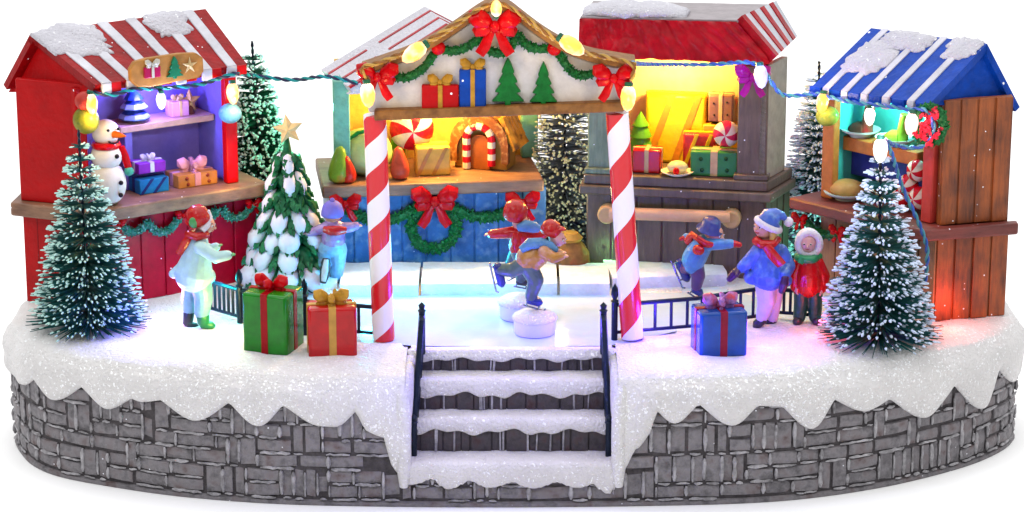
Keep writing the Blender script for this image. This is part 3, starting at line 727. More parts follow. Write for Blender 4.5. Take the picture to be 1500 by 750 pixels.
# ================================================================== booths
class Roof:
    """gable roof: eave E0-E1 (front), ridge R0-R1, back eave K0-K1"""
    def __init__(s, E0, E1, R0, R1, K0, K1):
        s.E0, s.E1, s.R0, s.R1, s.K0, s.K1 = E0, E1, R0, R1, K0, K1
        s.nf = (E1 - E0).cross(R0 - E0).normalized(); s.nb = (R1 - R0).cross(K0 - R0).normalized()
        if s.nf.z < 0: s.nf = -s.nf
        if s.nb.z < 0: s.nb = -s.nb
    def pt(s, t, q, h=0):
        e = s.E0.lerp(s.E1, t); r = s.R0.lerp(s.R1, t); k = s.K0.lerp(s.K1, t)
        n = s.nf if q < .93 else (s.nb if q > 1.07 else s.nf.lerp(s.nb, (q - .93) / .14).normalized())
        return (e.lerp(r, q) if q <= 1 else r.lerp(k, q - 1)) + n * h
    def slabs(s, name, mat, parent, th=.1):
        mb = MB(); rows = []; NQ = 8
        for i in range(13):
            t = i / 12; qs = [2 * k / (2 * NQ) for k in range(2 * NQ + 1)]
            rows.append([s.pt(t, q, 0) for q in qs] + [s.pt(t, 2 - .0, -th)] + [s.pt(t, q, -th) - V((0, 0, .25 * th if abs(q - 1) < .1 else 0)) for q in qs[::-1][1:-1]] + [s.pt(t, 0, -th)])
        mb.grid(rows, close=True)
        for r in (rows[0], rows[-1]):
            n = mb.add(r); N = len(r); h = N // 2
            for k in range(h - 1): mb.face((n + k, n + k + 1, n + N - 2 - k, n + N - 1 - k))
        return mb.build(name, mat, parent, bevel=0, smooth=True, ang=25)
    def stripe(s, mb, t0, t1, q0, q1, h=.016):
        N = 8; rows = []
        for i in range(N + 1):
            q = q0 + (q1 - q0) * i / N; j = .0035 * noise.noise(V((q * 8, t0 * 50, 0)))
            rows.append([s.pt(t0 + j, q, -.02), s.pt(t0 + j, q, h), s.pt(t1 + j, q, h), s.pt(t1 + j, q, -.02)])
        mb.grid(rows)
        for r in (rows[0], rows[-1]): n = mb.add(r); mb.face([n + i for i in range(4)])
    def patch(s, mb, tc, qc, rt, rq, th=.09, seed=0):
        rows = []; NA = 80
        for k in (1.0, 1.0, .94, .8, .5, .2, 0.01):
            row = []
            for i in range(NA):
                a = 2 * PI * i / NA; w = 1 + .3 * noise.noise(V((math.cos(a) * 1.6, math.sin(a) * 1.6, seed))) + .24 * noise.noise(V((math.cos(a) * 4, math.sin(a) * 4, seed + 5)))
                t = tc + rt * k * w * math.copysign(abs(math.cos(a)) ** .7, math.cos(a)); q = qc + rq * k * w * math.copysign(abs(math.sin(a)) ** .7, math.sin(a))
                t = max(-.012, min(1.012, t))
                h = th * .62 * (1 - k ** 4) * (1 + .7 * noise.noise(V((t * 9, q * 4, seed)))) if k < 1 else .0
                row.append(s.pt(t, q, (-.02 if len(rows) == 0 else .012 + h)))
            rows.append(row)
        mb.grid(rows, close=True)
    def gable(s, t, inset=.06):
        return [s.E0.lerp(s.E1, t), s.R0.lerp(s.R1, t), s.K0.lerp(s.K1, t)]
def poly_extrude(mb, pts, vec):
    n = len(pts); a = mb.add(pts); b = mb.add([p + vec for p in pts])
    mb.face([a + i for i in range(n)]); mb.face([b + i for i in range(n)][::-1])
    for i in range(n): j = (i + 1) % n; mb.face((a + i, a + j, b + j, b + i))

# ---------------------------------------------------------------- red booth
B0, C0, A0 = gnd(140, 452), gnd(378, 409), gnd(40, 441)
FL = Frame(B0, C0 - B0); LF = (C0 - B0).length
red = thing('market_booth', (A0 + C0) / 2 + V((0, .4, 0)), 'bright red market booth with red and white striped roof and a plaque under the eave', 'booth', 'market booths round the rink')
ctop = FL.hit(285, 285, .2)[1]; cb = ctop - .2; RZ = GZ
LU = FL.hit(348, 215, -.08)[0]
DEPL = 1.75
Cb, Bb = FL.p(LF, 0, -DEPL), A0 + V((-FL.n.x, -FL.n.y, 0)) * .9
# lower wall: planked front, side wall, back
mb = MB(); planks(mb, FL, 0, LF, 0, cb + .02 - 0, -.15, 0, 7); o1 = mb.build('front_wall', C('magenta red planks', (.52, .006, .05), .4, .3, speck=.05), red, bevel=.008)
zC = V((0, 0, 1))
def wall_quad(a, b, v0, v1, th, inward):
    m = MB(); i = inward.normalized() * th
    m.hexa([a + zC * v0, b + zC * v0, b + i + zC * v0, a + i + zC * v0, a + zC * v1, b + zC * v1, b + i + zC * v1, a + i + zC * v1]); return m
inw = V((.1, 1, 0))
m = wall_quad(A0, B0, 0, cb, .12, inw); m.mi = 0
FSd = Frame(A0, B0 - A0)
for k in range(1, 5):
    u = (B0 - A0).length * k / 5; m.mi = 1; m.box(FSd, u - .008, u + .008, .02, cb - .02, 0, .004)
m.build('side_wall', [M['red'], M['red_dark']], red)
EV = at(250, 117, B0.y + .75).z - GZ     # eave height
Au, Bu, Cu = gnd(40, 441), gnd(122, 448), C0
upA = at(26, 200, A0.y); upA = V((upA.x, A0.y, GZ)); upB = V((at(124, 200, B0.y).x, B0.y, GZ))
m = wall_quad(upA, upB, ctop, EV + .1, .12, inw)
o2 = m.build('side_wall', M['red'], red, bevel=.015)
m = wall_quad(FL.p(LF, 0, -.16), Cb, 0, cb, .12, -FL.d); m.build('side_wall', M['red'], red, bevel=.015)
m = wall_quad(FL.p(LU, 0, -.21), FL.p(LU, 0, -DEPL), ctop, EV + .1, .1, -FL.d); m.build('side_wall', M['red'], red, bevel=.015)
m = wall_quad(FL.p(LU - .1, 0, -1.05), FL.p(-.05, 0, -1.05), ctop, EV + .1, .1, -FL.n); m.build('back_wall', M['lilac'], red)
m = wall_quad(FL.p(LU - .13, 0, -.21), FL.p(LU - .13, 0, -1.05), ctop, EV + .1, .02, FL.d); m.build('inner_wall', M['lilac'], red)
m = MB(); m.hexa([upA + zC * 0 + inw * .9, FL.p(LU - .12, 0, -1.16) , FL.p(LU - .12, 0, -DEPL), upA + inw * 1.6] + [q + zC * (EV + .05) for q in (upA + inw * .9, FL.p(LU - .12, 0, -1.16), FL.p(LU - .12, 0, -DEPL), upA + inw * 1.6)]); m.build('rear_block', M['red'], red)
# counter: wraps round the side
ca = A0 + V((-.16, -.12, 0)); cbp = FL.p(-.12, 0, .22); cc = FL.p(LF + .12, 0, .22)
m = MB(); ring_ = [ca, cbp, cc, FL.p(LF + .12, 0, -1.1), FL.p(.0, 0, -1.1), A0 + V((-.1, .5, 0))]
poly_extrude(m, [q + zC * ctop for q in ring_], -zC * (ctop - cb)); m.build('counter', M['counter'], red, bevel=.03)
for (x0, x1) in ((331, 348), (112, 128)):
    u0, u1 = FL.hit(x0, 215, -.08)[0], FL.hit(x1, 215, -.08)[0]
    m = MB(); m.box(FL, u0, u1, ctop, EV + .05, -.2, -.06); m.build('post', M['red'], red, bevel=.02)
dEx = FL.d * (FL.hit(362, 97, .28)[0] - FL.hit(138, 126, .28)[0])
E0 = FL.at(138, 124, .28); E1 = E0 + dEx; E1 = E1 + V((0, 0, FL.at(362, 94, .28).z - E1.z))
R0_ = at(45, 48, A0.y + .25); R1_ = R0_ + (E1 - E0); R1_ = at(301, 13, R1_.y)
K0 = at(5, 124, A0.y + .35); K1 = K0 + (E1 - E0)
rfL = Roof(E0, E1, R0_, R1_, K0, K1)
rf = rfL.slabs('roof', M['red_dark'], red, .13)
mb = MB()
for t in (.045, .205, .37, .53, .70, .865):
    rfL.stripe(mb, t, t + .06, -.01, 1.0, .02); p = rfL.pt(t + .03, 0, 0)
    e = (rfL.E1 - rfL.E0) * .03
    mb.hexa([p - e + FL.n * .03 + zC * -.16, p + e + FL.n * .03 + zC * -.16, p + e - FL.n * .03 + zC * -.16, p - e - FL.n * .03 + zC * -.16, p - e + FL.n * .03, p + e + FL.n * .03, p + e - FL.n * .03, p - e - FL.n * .03])
mb.build('roof_stripe', M['white'], rf, bevel=.008)
mb = MB()
for t in (.125, .287, .45, .615, .78, .95):
    p = rfL.pt(t, 0, 0); e = (rfL.E1 - rfL.E0) * .045
    mb = MB(); mb.hexa([p - e + FL.n * .02 + zC * -.14, p + e + FL.n * .02 + zC * -.14, p + e - FL.n * .04 + zC * -.14, p - e - FL.n * .04 + zC * -.14, p - e + FL.n * .02, p + e + FL.n * .02, p + e - FL.n * .04, p - e - FL.n * .04]); mb.build('valance', M['red'], rf, bevel=.012)
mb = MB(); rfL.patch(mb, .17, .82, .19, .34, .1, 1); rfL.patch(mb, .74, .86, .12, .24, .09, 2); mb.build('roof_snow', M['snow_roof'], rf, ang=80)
g = rfL.gable(.03); m = MB(); poly_extrude(m, [g[0] - zC * .12, g[1] - zC * .12, g[2] - zC * .12], (E1 - E0).normalized() * .15); m.build('gable_wall', M['red'], red)
# plaque
FP = Frame(FL.p(0, 0, .36), FL.d)
pq = []
for a, b in ((189, 101), (196, 90), (214, 85), (260, 78), (286, 77), (296, 84), (297, 104), (290, 114), (268, 117), (220, 127), (200, 127), (190, 118)): pq.append(FP.hit(a, b, 0))
mb = MB(); mb.prism(FP, pq, -.06, .04); sg = mb.build('sign', M['tan'] if False else C('plaque wood', (.55, .3, .1), .45, .3), red, bevel=.02)
u0, v0 = FP.hit(211, 115, .05); u1, v1 = FP.hit(234, 96, .05)
mb = MB(); mb.box(FP, u0, u1, v0, v1, .03, .08); gg = mb.build('gift_relief', C('magenta', (.5, .02, .13)), sg, bevel=.01)
mb = MB(); mb.box(FP, (u0 + u1) / 2 - .02, (u0 + u1) / 2 + .02, v0, v1, .08, .092); bow_mesh(mb, FP, (u0 + u1) / 2, v1 + .03, .06, .2, False); mb.build('ribbon', C('silver', (.7, .68, .6)), gg)
(u, v), (_, t) = FP.hit(256, 115, .05), FP.hit(256, 82, .05); mb = MB(); mb.prism(FP, fir_outline(u, v, .27, t - v), .03, .08); mb.build('fir_relief', C('fir green2', (.02, .22, .12)), sg, bevel=.008)
u, v = FP.hit(278, 96, .05); mb = MB(); star_mesh(mb, FP, u, v, .05, .13, .045, .04); mb.build('star_relief', C('pale gold star', (.78, .62, .36)), sg)
# garland under the counter
GP = [(178, 331), (190, 340), (206, 336), (216, 326)], [(216, 326), (228, 338), (246, 338), (264, 318)], [(300, 312), (310, 316), (318, 308)], [(326, 306), (336, 318), (356, 316), (370, 300)]
for k, pts in enumerate(GP):
    mb = MB(); garland_mesh(mb, [FL.at(a, b, .1) for a, b in pts], .075, 110, 20 + k); mb.build('garland', [M['garland_snow'], M['garland_snow']], red)
for x, y in ((373, 300), (270, 316), (174, 328)):
    u, v = FL.hit(x, y, .16); mb = MB(); bow_mesh(mb, FL, u, v, .12, .24); mb.build('bow', M['bow'], red)
# shelf inside
ush0, ush1 = FL.hit(176, 182, -.5)[0], FL.hit(314, 172, -.5)[0]; vsh = FL.hit(250, 176, -.5)[1]; us1 = FL.hit(192, 240, -.5)[0]
mb = MB(); mb.box(FL, ush0, ush1, vsh - .1, vsh, -1.04, -.5); mb.build('shelf', C('pinkish shelf', (.62, .44, .38)), red, bevel=.015)
mb = MB(); mb.box(FL, us1 - .06, us1 + .06, ctop + .001, vsh - .101, -1.0, -.55); mb.build('shelf_support', M['lilac'], red, bevel=.01)
SHELF_L = (vsh, FL)

# ---------------------------------------------------------------- blue booth with white roof
B1, C1 = gnd(484, 397), gnd(800, 386); FC = Frame(B1, C1 - B1); LC = (C1 - B1).length
blu = thing('market_booth', (B1 + C1) / 2 + V((0, .8, 0)), 'blue planked market booth with white red striped roof and wreath, behind the left candy pole', 'booth', 'market booths round the rink')
c2 = FC.hit(640, 268, .28)[1]; c2b = c2 - .19
mb = MB(); planks(mb, FC, 0, LC, 0, c2b, -.15, 0, 9); mb.build('front_wall', M['blue'], blu, bevel=.008)
for ua in (0, LC):
    m = wall_quad(FC.p(ua, 0, -.14), FC.p(ua, 0, -1.6), 0, c2b, .12, FC.d if ua == 0 else -FC.d); m.build('side_wall', M['blue'], blu, bevel=.01)
mb = MB(); u0 = FC.hit(472, 275, .28)[0]; u1 = FC.hit(797, 270, .28)[0]; mb.box(FC, u0, u1, c2b, c2, -1.5, .28); mb.build('counter', M['counter'], blu, bevel=.03)
EV2 = FC.hit(510, 120, 0)[1]
for x0, x1 in ((489, 513), (764, 788)):
    wq = -.05 if x0 < 600 else -1.1; u0, u1 = FC.hit(x0, 200, wq)[0], FC.hit(x1, 200, wq)[0]; wa = -.02 if x0 < 600 else -1.07; mb = MB(); mb.box(FC, u0, u1, c2 + .001, EV2, wa - .22, wa); mb.build('post', C('sea green post', (.22, .5, .42), .45, .3), blu, bevel=.02)
    if x0 > 600: continue
    m = wall_quad(FC.p((u0 + u1) / 2, 0, -.25), FC.p((u0 + u1) / 2, 0, -1.3), c2 + .001, EV2, .1, FC.d if x0 < 600 else -FC.d); m.build('side_wall', C('sea green post', (.2, .5, .42)), blu)
mb = MB(); mb.box(FC, FC.hit(492, 200, -1.3)[0], FC.hit(780, 200, -1.3)[0], c2 + .001, EV2 + .05, -1.45, -1.3); mb.build('back_wall', C('warm yellow wall', (.74, .5, .16), .5, .3), blu)
L0, T0, L1, T1 = FC.at(512, 128, .35), FC.at(655, 36, .35), at(470, 102, B1.y + 1.3), at(622, 9, B1.y + 1.3)
Q0 = FC.at(812, 118, .35); Q1 = Q0 + (T1 - T0)
rfC = Roof(L1, L0, T1, T0, Q1, Q0)
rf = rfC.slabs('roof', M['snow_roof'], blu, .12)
mb = MB()
for t in (.24, .62, .96):
    for a, b in ((.0, .38), (.5, 1.0)) if t < .9 else ((0, 1),):
        rfC.stripe(mb, t, t + .05, a, b, .012); rfC.stripe(mb, t, t + .05, 2 - b, 2 - a, .012)
mb.build('roof_stripe', M['crimson'], rf)
g = rfC.gable(.95); m = MB(); poly_extrude(m, [g[0] - zC * .12, g[1] - zC * .12, g[2] - zC * .12], (L1 - L0).normalized() * .12); m.build('gable_wall', M['gable'], blu)
mb = MB(); garland_mesh(mb, [FC.at(a, b, .08) for a, b in ((500, 300), (520, 314), (548, 322), (580, 320), (610, 304), (622, 292))], .1, 260, 31); mb.build('garland', [M['green'], M['leaf']], blu)
mb = MB(); garland_mesh(mb, [FC.at(a, b, .08) for a, b in ((648, 292), (666, 306), (700, 318), (735, 314), (760, 298))], .1, 260, 32); mb.build('garland', [M['green'], M['leaf']], blu)
mb = MB(); u, v = FC.hit(636, 334, .12); garland_mesh(mb, [FC.p(u + .34 * math.cos(a), v + .33 * math.sin(a), .1) for a in [PI / 2 + 2 * PI * k / 14 for k in range(15)]], .105, 420, 33, 4); mb.build('wreath', [M['green'], M['leaf']], blu)
for x, y, s in ((637, 296, .62), (506, 300, .42), (766, 298, .46)):
    u, v = FC.hit(x, y, .3); mb = MB(); bow_mesh(mb, FC, u, v, .24, s); mb.build('bow', M['bow'], blu)

# ---------------------------------------------------------------- brown booth with red roof
B2, C2 = gnd(858, 398), gnd(1118, 411); FB = Frame(B2, C2 - B2); LB = (C2 - B2).length
brn = thing('market_booth', (B2 + C2) / 2 + V((0, .7, 0)), 'dark brown planked market booth with glossy red roof front and a pale candy cane bar', 'booth', 'market booths round the rink')
c3 = FB.hit(990, 262, .1)[1]; c3b = c3 - .3
mb = MB(); planks(mb, FB, 0, LB, 0, c3b, -.15, 0, 7, .028); mb.build('front_wall', M['umber'], brn, bevel=.01)
sd = 1.35; SD = gnd(1154, 388) - C2; FBs = Frame(FB.p(LB, 0, 0), SD); sL = SD.length
mb = MB(); planks(mb, FBs, .0, sL, 0, c3b, -.15, .004, 4, .028); mb.build('side_wall', M['umber'], brn, bevel=.01)
m = wall_quad(FB.p(0, 0, -.14), FB.p(0, 0, -sd), 0, c3b, .12, FB.d); m.build('side_wall', M['umber'], brn)
mb = MB()
for a_, za, zb_ in ((.1, c3b, c3b + .14), (.04, c3b + .141, c3)):
    poly_extrude(mb, [FB.p(-a_, zb_, a_), FB.p(LB, zb_, a_) + FBs.n * a_, FB.p(LB, zb_, 0) + FBs.n * a_ + SD, FB.p(-a_, zb_, -sd)], -zC * (zb_ - za))
mb.build('counter', M['umber'], brn, bevel=.025)
EV3 = FB.hit(990, 92, .0)[1]
for x0, x1, mt in ((861, 895, 'greenwood'), (1080, 1124, 'umber')):
    u0, u1 = FB.hit(x0, 200, -.02)[0], FB.hit(x1, 200, -.02)[0]; mb = MB(); mb.box(FB, u0, u1, c3 + .001, EV3, -.3, -.02); p_ = mb.build('post', M[mt], brn, bevel=.02)
    mb = MB(); mb.box(FB, u0 - .04, u1 + .04, c3 + .002, c3 + .09, -.34, .03); mb.build('post_foot', M[mt], p_, bevel=.02)
    uu = u0 + .02 if x0 < 900 else u1 - .02
    m = wall_quad(FB.p(uu, 0, -.3 if x0 < 900 else -.02), FB.p(uu, 0, -sd) if x0 < 900 else FB.p(uu, 0, -.02) + SD * .8, c3 + .001, EV3, .1, FB.d if x0 < 900 else -FB.d); m.build('side_wall', C('pale side wall', (.5, .46, .4), .5, .25), brn, bevel=.01)
mb = MB(); mb.box(FB, FB.hit(870, 200, -1.2)[0], FB.hit(1118, 200, -1.2)[0], c3 + .001, EV3 + .05, -1.33, -1.2); mb.build('back_wall', M['cream'], brn)
# mansard roof
f0, f1 = FB.at(848, 78, .3), FB.at(1128, 92, .3); bk = -FB.n * (sd + .35)
f1 = f0 + FB.d * (f1 - f0).dot(FB.d); bkR = at(1160, 74, f1.y + 1.5) - f1; bkR.z = 0
t0, t1 = FB.at(850, 27, .16), FB.at(1080, 30, .16); t1 = V((t1.x, t1.y, t0.z + .03)); tb_ = -FB.n * (sd - .1); tbR = at(1131, 11, t1.y + 1.2) - t1; tbR.z = 0
tR = t1 + FB.d * .42 * 0
mb = MB(); mb.hexa([f0, f1, f1 + bkR, f0 + bk, t0, t1, t1 + tbR, t0 + tb_]); rf = mb.build('roof', M['crimson'], brn, bevel=.03)
# rough shingled red front face
mb = MB(); rows = []
for i in range(141):
    a = i / 140; row = []
    for j in range(13):
        b = j / 12; p = f0.lerp(f1, a).lerp(t0.lerp(t1, a), b)
        rdg = abs(math.sin(a * 34 + b * 1.6 + 2.2 * noise.noise(V((a * 5, b * .5, 1))))) ** 3 * .035 + .045 * noise.noise(V((a * 16, b * 3, 2)))
        if j == 0: p = p - zC * (.05 + .03 * noise.noise(V((a * 12, 0, 0))))
        row.append(p + FB.n * (.05 + rdg) + zC * .012)
    rows.append([f0.lerp(f1, a) + zC * .0 - FB.n * .02] + row + [t0.lerp(t1, a) - FB.n * .02])
mb.grid(rows); mb.build('roof_front', M['crimson'], rf, ang=70)
# right slope: white with red stripes
s00, s01, s10, s11 = f1, f1 + bkR, t1, t1 + tbR
nsl = (s01 - s00).cross(s10 - s00).normalized();
if nsl.x < 0: nsl = -nsl
def sl(a, b, h=0): return s00.lerp(s01, a).lerp(s10.lerp(s11, a), b) + nsl * h
def strip_mesh(mb, a0, a1, h):
    rows = [[sl(a0, q, -.02), sl(a0, q, h), sl((a0 + a1) / 2, q, h), sl(a1, q, h), sl(a1, q, -.02)] for q in [-.03 + 1.06 * k / 10 for k in range(11)]]
    mb.grid(rows)
    for r in (rows[0], rows[-1]): n = mb.add(r); mb.face([n + i for i in range(5)])
mb = MB()
for k in range(6): strip_mesh(mb, k / 6, (k + 1) / 6, .10)
mb.build('roof_side', M['white'], rf)
for a in (-.01, .24, .52, .78): mb = MB(); strip_mesh(mb, a, a + .1, .118); mb.build('roof_stripe', M['crimson'], rf)
mb = MB(); mb.slab([t0 + zC * .03 + FB.n * .02, t1 + zC * .03 + FB.n * .02 + FB.d * .02, t1 + tbR + zC * .03 + FB.d * .02, t0 + tb_ + zC * .03], .05); mb.build('roof_top', C('grey top', (.4, .36, .38)), rf, bevel=.015)
def snow_lump(mb, F, pts, w0, w1, seed=0, th=.1):   # puffy strip lying along pts (u,v)
    P = [F.p(a, b, (w0 + w1) / 2) for a, b in pts]; P = spline(P, 5)
    mb.tube(P, [th * (.35 + .65 * math.sin(PI * min(1, max(0, (i + .6) / (len(P) + .2)))) ** .4) * (1 + .3 * noise.noise(V((i * .5, seed, 0)))) for i in range(len(P))], 12, flatten=(w1 - w0) / 2 / th, ref=(0, 0, 1))
mb = MB(); tt = t0 + tb_ * .3 + zC * .02; FT = Frame(V((tt.x, tt.y, 0)), FB.d)
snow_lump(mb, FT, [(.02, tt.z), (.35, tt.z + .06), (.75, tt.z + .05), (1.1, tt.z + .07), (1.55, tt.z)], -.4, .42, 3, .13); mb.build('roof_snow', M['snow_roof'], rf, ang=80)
# cane bar
pa, pb = FB.at(893, 312, .16), FB.at(1070, 318, .16)
mb = MB(); mb.tube([pa, pb], .095, 16); kb = mb.build('candy_bar', C('pale peach', (.74, .5, .36), .3, .15), brn)
for p in (FB.at(890, 312, .08), FB.at(1072, 319, .08)):
    mb = MB(); mb.tube([p - FB.n * .09, p + FB.n * .14], .14, 18); mb.build('end_cap', C('tan cap', (.6, .42, .26), .35, .2), kb, bevel=.03)

# ---------------------------------------------------------------- blue roofed wooden booth
B3, C3, D3 = gnd(1198, 424), gnd(1367, 471), gnd(1473, 462); FR = Frame(B3, C3 - B3); LR = (C3 - B3).length
FS = Frame(C3, D3 - C3); LS = (D3 - C3).length
wod = thing('market_booth', (B3 + D3) / 2 + V((0, .5, 0)), 'brown wooden market booth with blue and white striped roof and teal inside', 'booth', 'market booths round the rink')
c4 = FR.hit(1210, 302, .3)[1]; c4b = c4 - .17
v4t = FS.hit(1420, 331, .1)[1]; v4b = FS.hit(1420, 348, .1)[1]
c4 = v4t; c4b = v4b
E4 = FS.hit(1425, 158, 0)[1]
mb = MB(); planks(mb, FR, 0, LR, 0, c4b, -.15, 0, 7); mb.build('front_wall', M['tanwood'], wod, bevel=.008)
mb = MB(); planks(mb, FS, .0, LS, 0, v4b, -.15, 0, 4, .03); planks(mb, FS, .04, LS - .03, v4t, E4 + .12, -.15, -.03, 4, .03); mb.build('side_wall', M['brown'], wod, bevel=.01)
DB = D3 + (-FR.n) * 0; rb0 = B3 - FR.n * 1.3
m = wall_quad(rb0, D3 + V((-.02, .3, 0)), 0, E4 + .1, .1, FR.n); m.build('back_wall', M['brown'], wod)
m = wall_quad(D3 + V((-.03, .06, 0)), D3 + V((-.03, .32, 0)), 0, E4 + .1, .1, -V((1, 0, 0))); m.build('rear_wall', M['brown'], wod)
m = wall_quad(B3 - FR.n * .1, rb0, 0, c4b, .1, FR.d); m.build('rear_wall', M['tanwood'], wod)
ca = FR.p(-.22, 0, .32)
m = MB(); poly_extrude(m, [q + zC * c4 for q in (FR.p(-.32, 0, .34), FR.p(LR + .02, 0, .3), C3 + V((.02, -.16, 0)), D3 + V((.1, -.13, 0)), D3 + V((.1, .05, 0)), C3 + V((.1, .05, 0)), FR.p(LR, 0, -.7), FR.p(-.25, 0, -.9))], -zC * (c4 - c4b)); m.build('counter', M['redbrown'], wod, bevel=.03)
for x0, x1, nm in ((1204, 1221, 'orange'), (1352, 1368, 'red')):
    u0, u1 = FR.hit(x0, 250, -.04)[0], FR.hit(x1, 250, -.04)[0]; mb = MB(); mb.box(FR, u0, u1, c4 + .001, E4 + .08, -.16, -.02); mb.build('post', C('rosy post', (.6, .1, .08)) if nm == 'red' else M['orange'], wod, bevel=.02)
m = wall_quad(FR.p(.06, 0, -.16), FR.p(.06, 0, -.95), c4 + .001, E4 + .1, .08, FR.d); m.build('inner_wall', M['teal'], wod)
m = wall_quad(FR.p(0, 0, -.95), FR.p(LR, 0, -.75), c4 + .001, E4 + .1, .08, -FR.n); m.build('inner_wall', M['teal'], wod)
E0 = at(1190, 126, FR.p(0, 0, .28).y); E1 = at(1362, 152, C3.y - .12)
R1_ = at(1446, 64, C3.y + .45); R0_ = at(1276, 41, R1_.y + (E0.y - E1.y)); K1 = at(1494, 157, D3.y + .3); K0 = K1 + (E0 - E1)
rfR = Roof(E0, E1, R0_, R1_, K0, K1); rf = rfR.slabs('roof', M['roofblue'], wod, .11)
mb = MB(); mv = MB()
for t in (.1, .26, .43, .61, .82):
    rfR.stripe(mb, t, t + .055, -.01, 1.0, .018); p = rfR.pt(t + .027, 0, 0); e = (E1 - E0) * .027
    mb.hexa([p - e + FR.n * .03 - zC * .17, p + e + FR.n * .03 - zC * .17, p + e - FR.n * .03 - zC * .17, p - e - FR.n * .03 - zC * .17, p - e + FR.n * .03, p + e + FR.n * .03, p + e - FR.n * .03, p - e - FR.n * .03])
for t in (.03, .2, .365, .545, .74, .94):
    p = rfR.pt(t, 0, 0); e = (E1 - E0) * .05
    mv = MB(); mv.hexa([p - e + FR.n * .02 - zC * .15, p + e + FR.n * .02 - zC * .15, p + e - FR.n * .04 - zC * .15, p - e - FR.n * .04 - zC * .15, p - e + FR.n * .02, p + e + FR.n * .02, p + e - FR.n * .04, p - e - FR.n * .04]); mv.build('valance', M['roofblue'], rf, bevel=.012)
mb.build('roof_stripe', M['white'], rf, bevel=.008)
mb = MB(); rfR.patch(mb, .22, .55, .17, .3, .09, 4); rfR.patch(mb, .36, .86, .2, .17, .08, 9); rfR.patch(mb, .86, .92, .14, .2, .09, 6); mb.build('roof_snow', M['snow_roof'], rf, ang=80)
g = rfR.gable(.97); m = MB(); poly_extrude(m, [g[0] - zC * .02, g[1] - zC * .02, g[2] - zC * .02], (E0 - E1).normalized() * .15); m.build('gable_wall', M['roofblue'], wod)
mb = MB(); garland_mesh(mb, [FR.at(a, b, .1) for a, b in ((1178, 320), (1195, 338), (1215, 345), (1235, 338))], .08, 120, 41); mb.build('garland', [M['green'], M['garland_snow']], wod)
mb = MB(); garland_mesh(mb, [FR.at(a, b, .1) for a, b in ((1235, 338), (1262, 356), (1300, 362), (1330, 352))], .08, 120, 42); mb.build('garland', [M['green'], M['garland_snow']], wod)
for x, y in ((1171, 322), (1226, 340)):
    u, v = FR.hit(x, y, .16); mb = MB(); bow_mesh(mb, FR, u, v, .14, .26); mb.build('bow', M['bow'], wod)
u0, u1 = FR.hit(1229, 220, -.4)[0], FR.hit(1350, 235, -.4)[0]; v4 = FR.hit(1250, 203, -.3)[1]
mb = MB(); mb.box(FR, u0, u1, v4 - .2, v4, -.9, -.3); mb.build('shelf', M['orange'], wod, bevel=.015)
mb = MB(); mb.box(FR, u0 + .05, u1, c4 + .3, v4 - .201, -.9, -.5); mb.build('shelf_support', C('navy', (.05, .06, .26)), wod)
# ================================================================== people
def remesh_body(mb, prims, matnames, parent, voxel, smooth_it=4, name='body'):
    o = mb.build('tmp', [M['skin']], None, loc=V((0, 0, 0)), smooth=False)
    r = o.modifiers.new('r', 'REMESH'); r.mode = 'VOXEL'; r.voxel_size = voxel; r.use_smooth_shade = True
    s = o.modifiers.new('s', 'SMOOTH'); s.factor = .5; s.iterations = smooth_it
    dg = bpy.context.evaluated_depsgraph_get(); me = bpy.data.meshes.new_from_object(o.evaluated_get(dg)); bpy.data.objects.remove(o)
    me.materials.clear()
    for m in matnames: me.materials.append(M[m])
    n = len(me.polygons); c = np.empty(n * 3); me.polygons.foreach_get('center', c); c = c.reshape(-1, 3)
    best = np.full(n, 1e9); idx = np.zeros(n, dtype=np.int32)
    for kind, a, b, ra, rb, mat in prims:
        if kind == 'c':
            a_ = np.array(a); ab = np.array(b) - a_; L = max(ab.dot(ab), 1e-9); t = np.clip(((c - a_) @ ab) / L, 0, 1)
            d = np.linalg.norm(c - a_ - t[:, None] * ab, axis=1) - (ra + (rb - ra) * t)
        else:
            q = (c - np.array(a)) @ np.array(b) if b is not None else c - np.array(a)
            d = (np.linalg.norm(q / np.array(ra), axis=1) - 1) * min(ra)
        w = d < best; best[w] = d[w]; idx[w] = matnames.index(mat)
    me.polygons.foreach_set('material_index', idx); me.polygons.foreach_set('use_smooth', [True] * n)
    loc = LOC[parent]; me.transform(Matrix.Translation(-loc)); me.name = name
    ob = bpy.data.objects.new(name, me); COL.objects.link(ob); ob.parent = parent; LOC[ob] = loc
    return ob
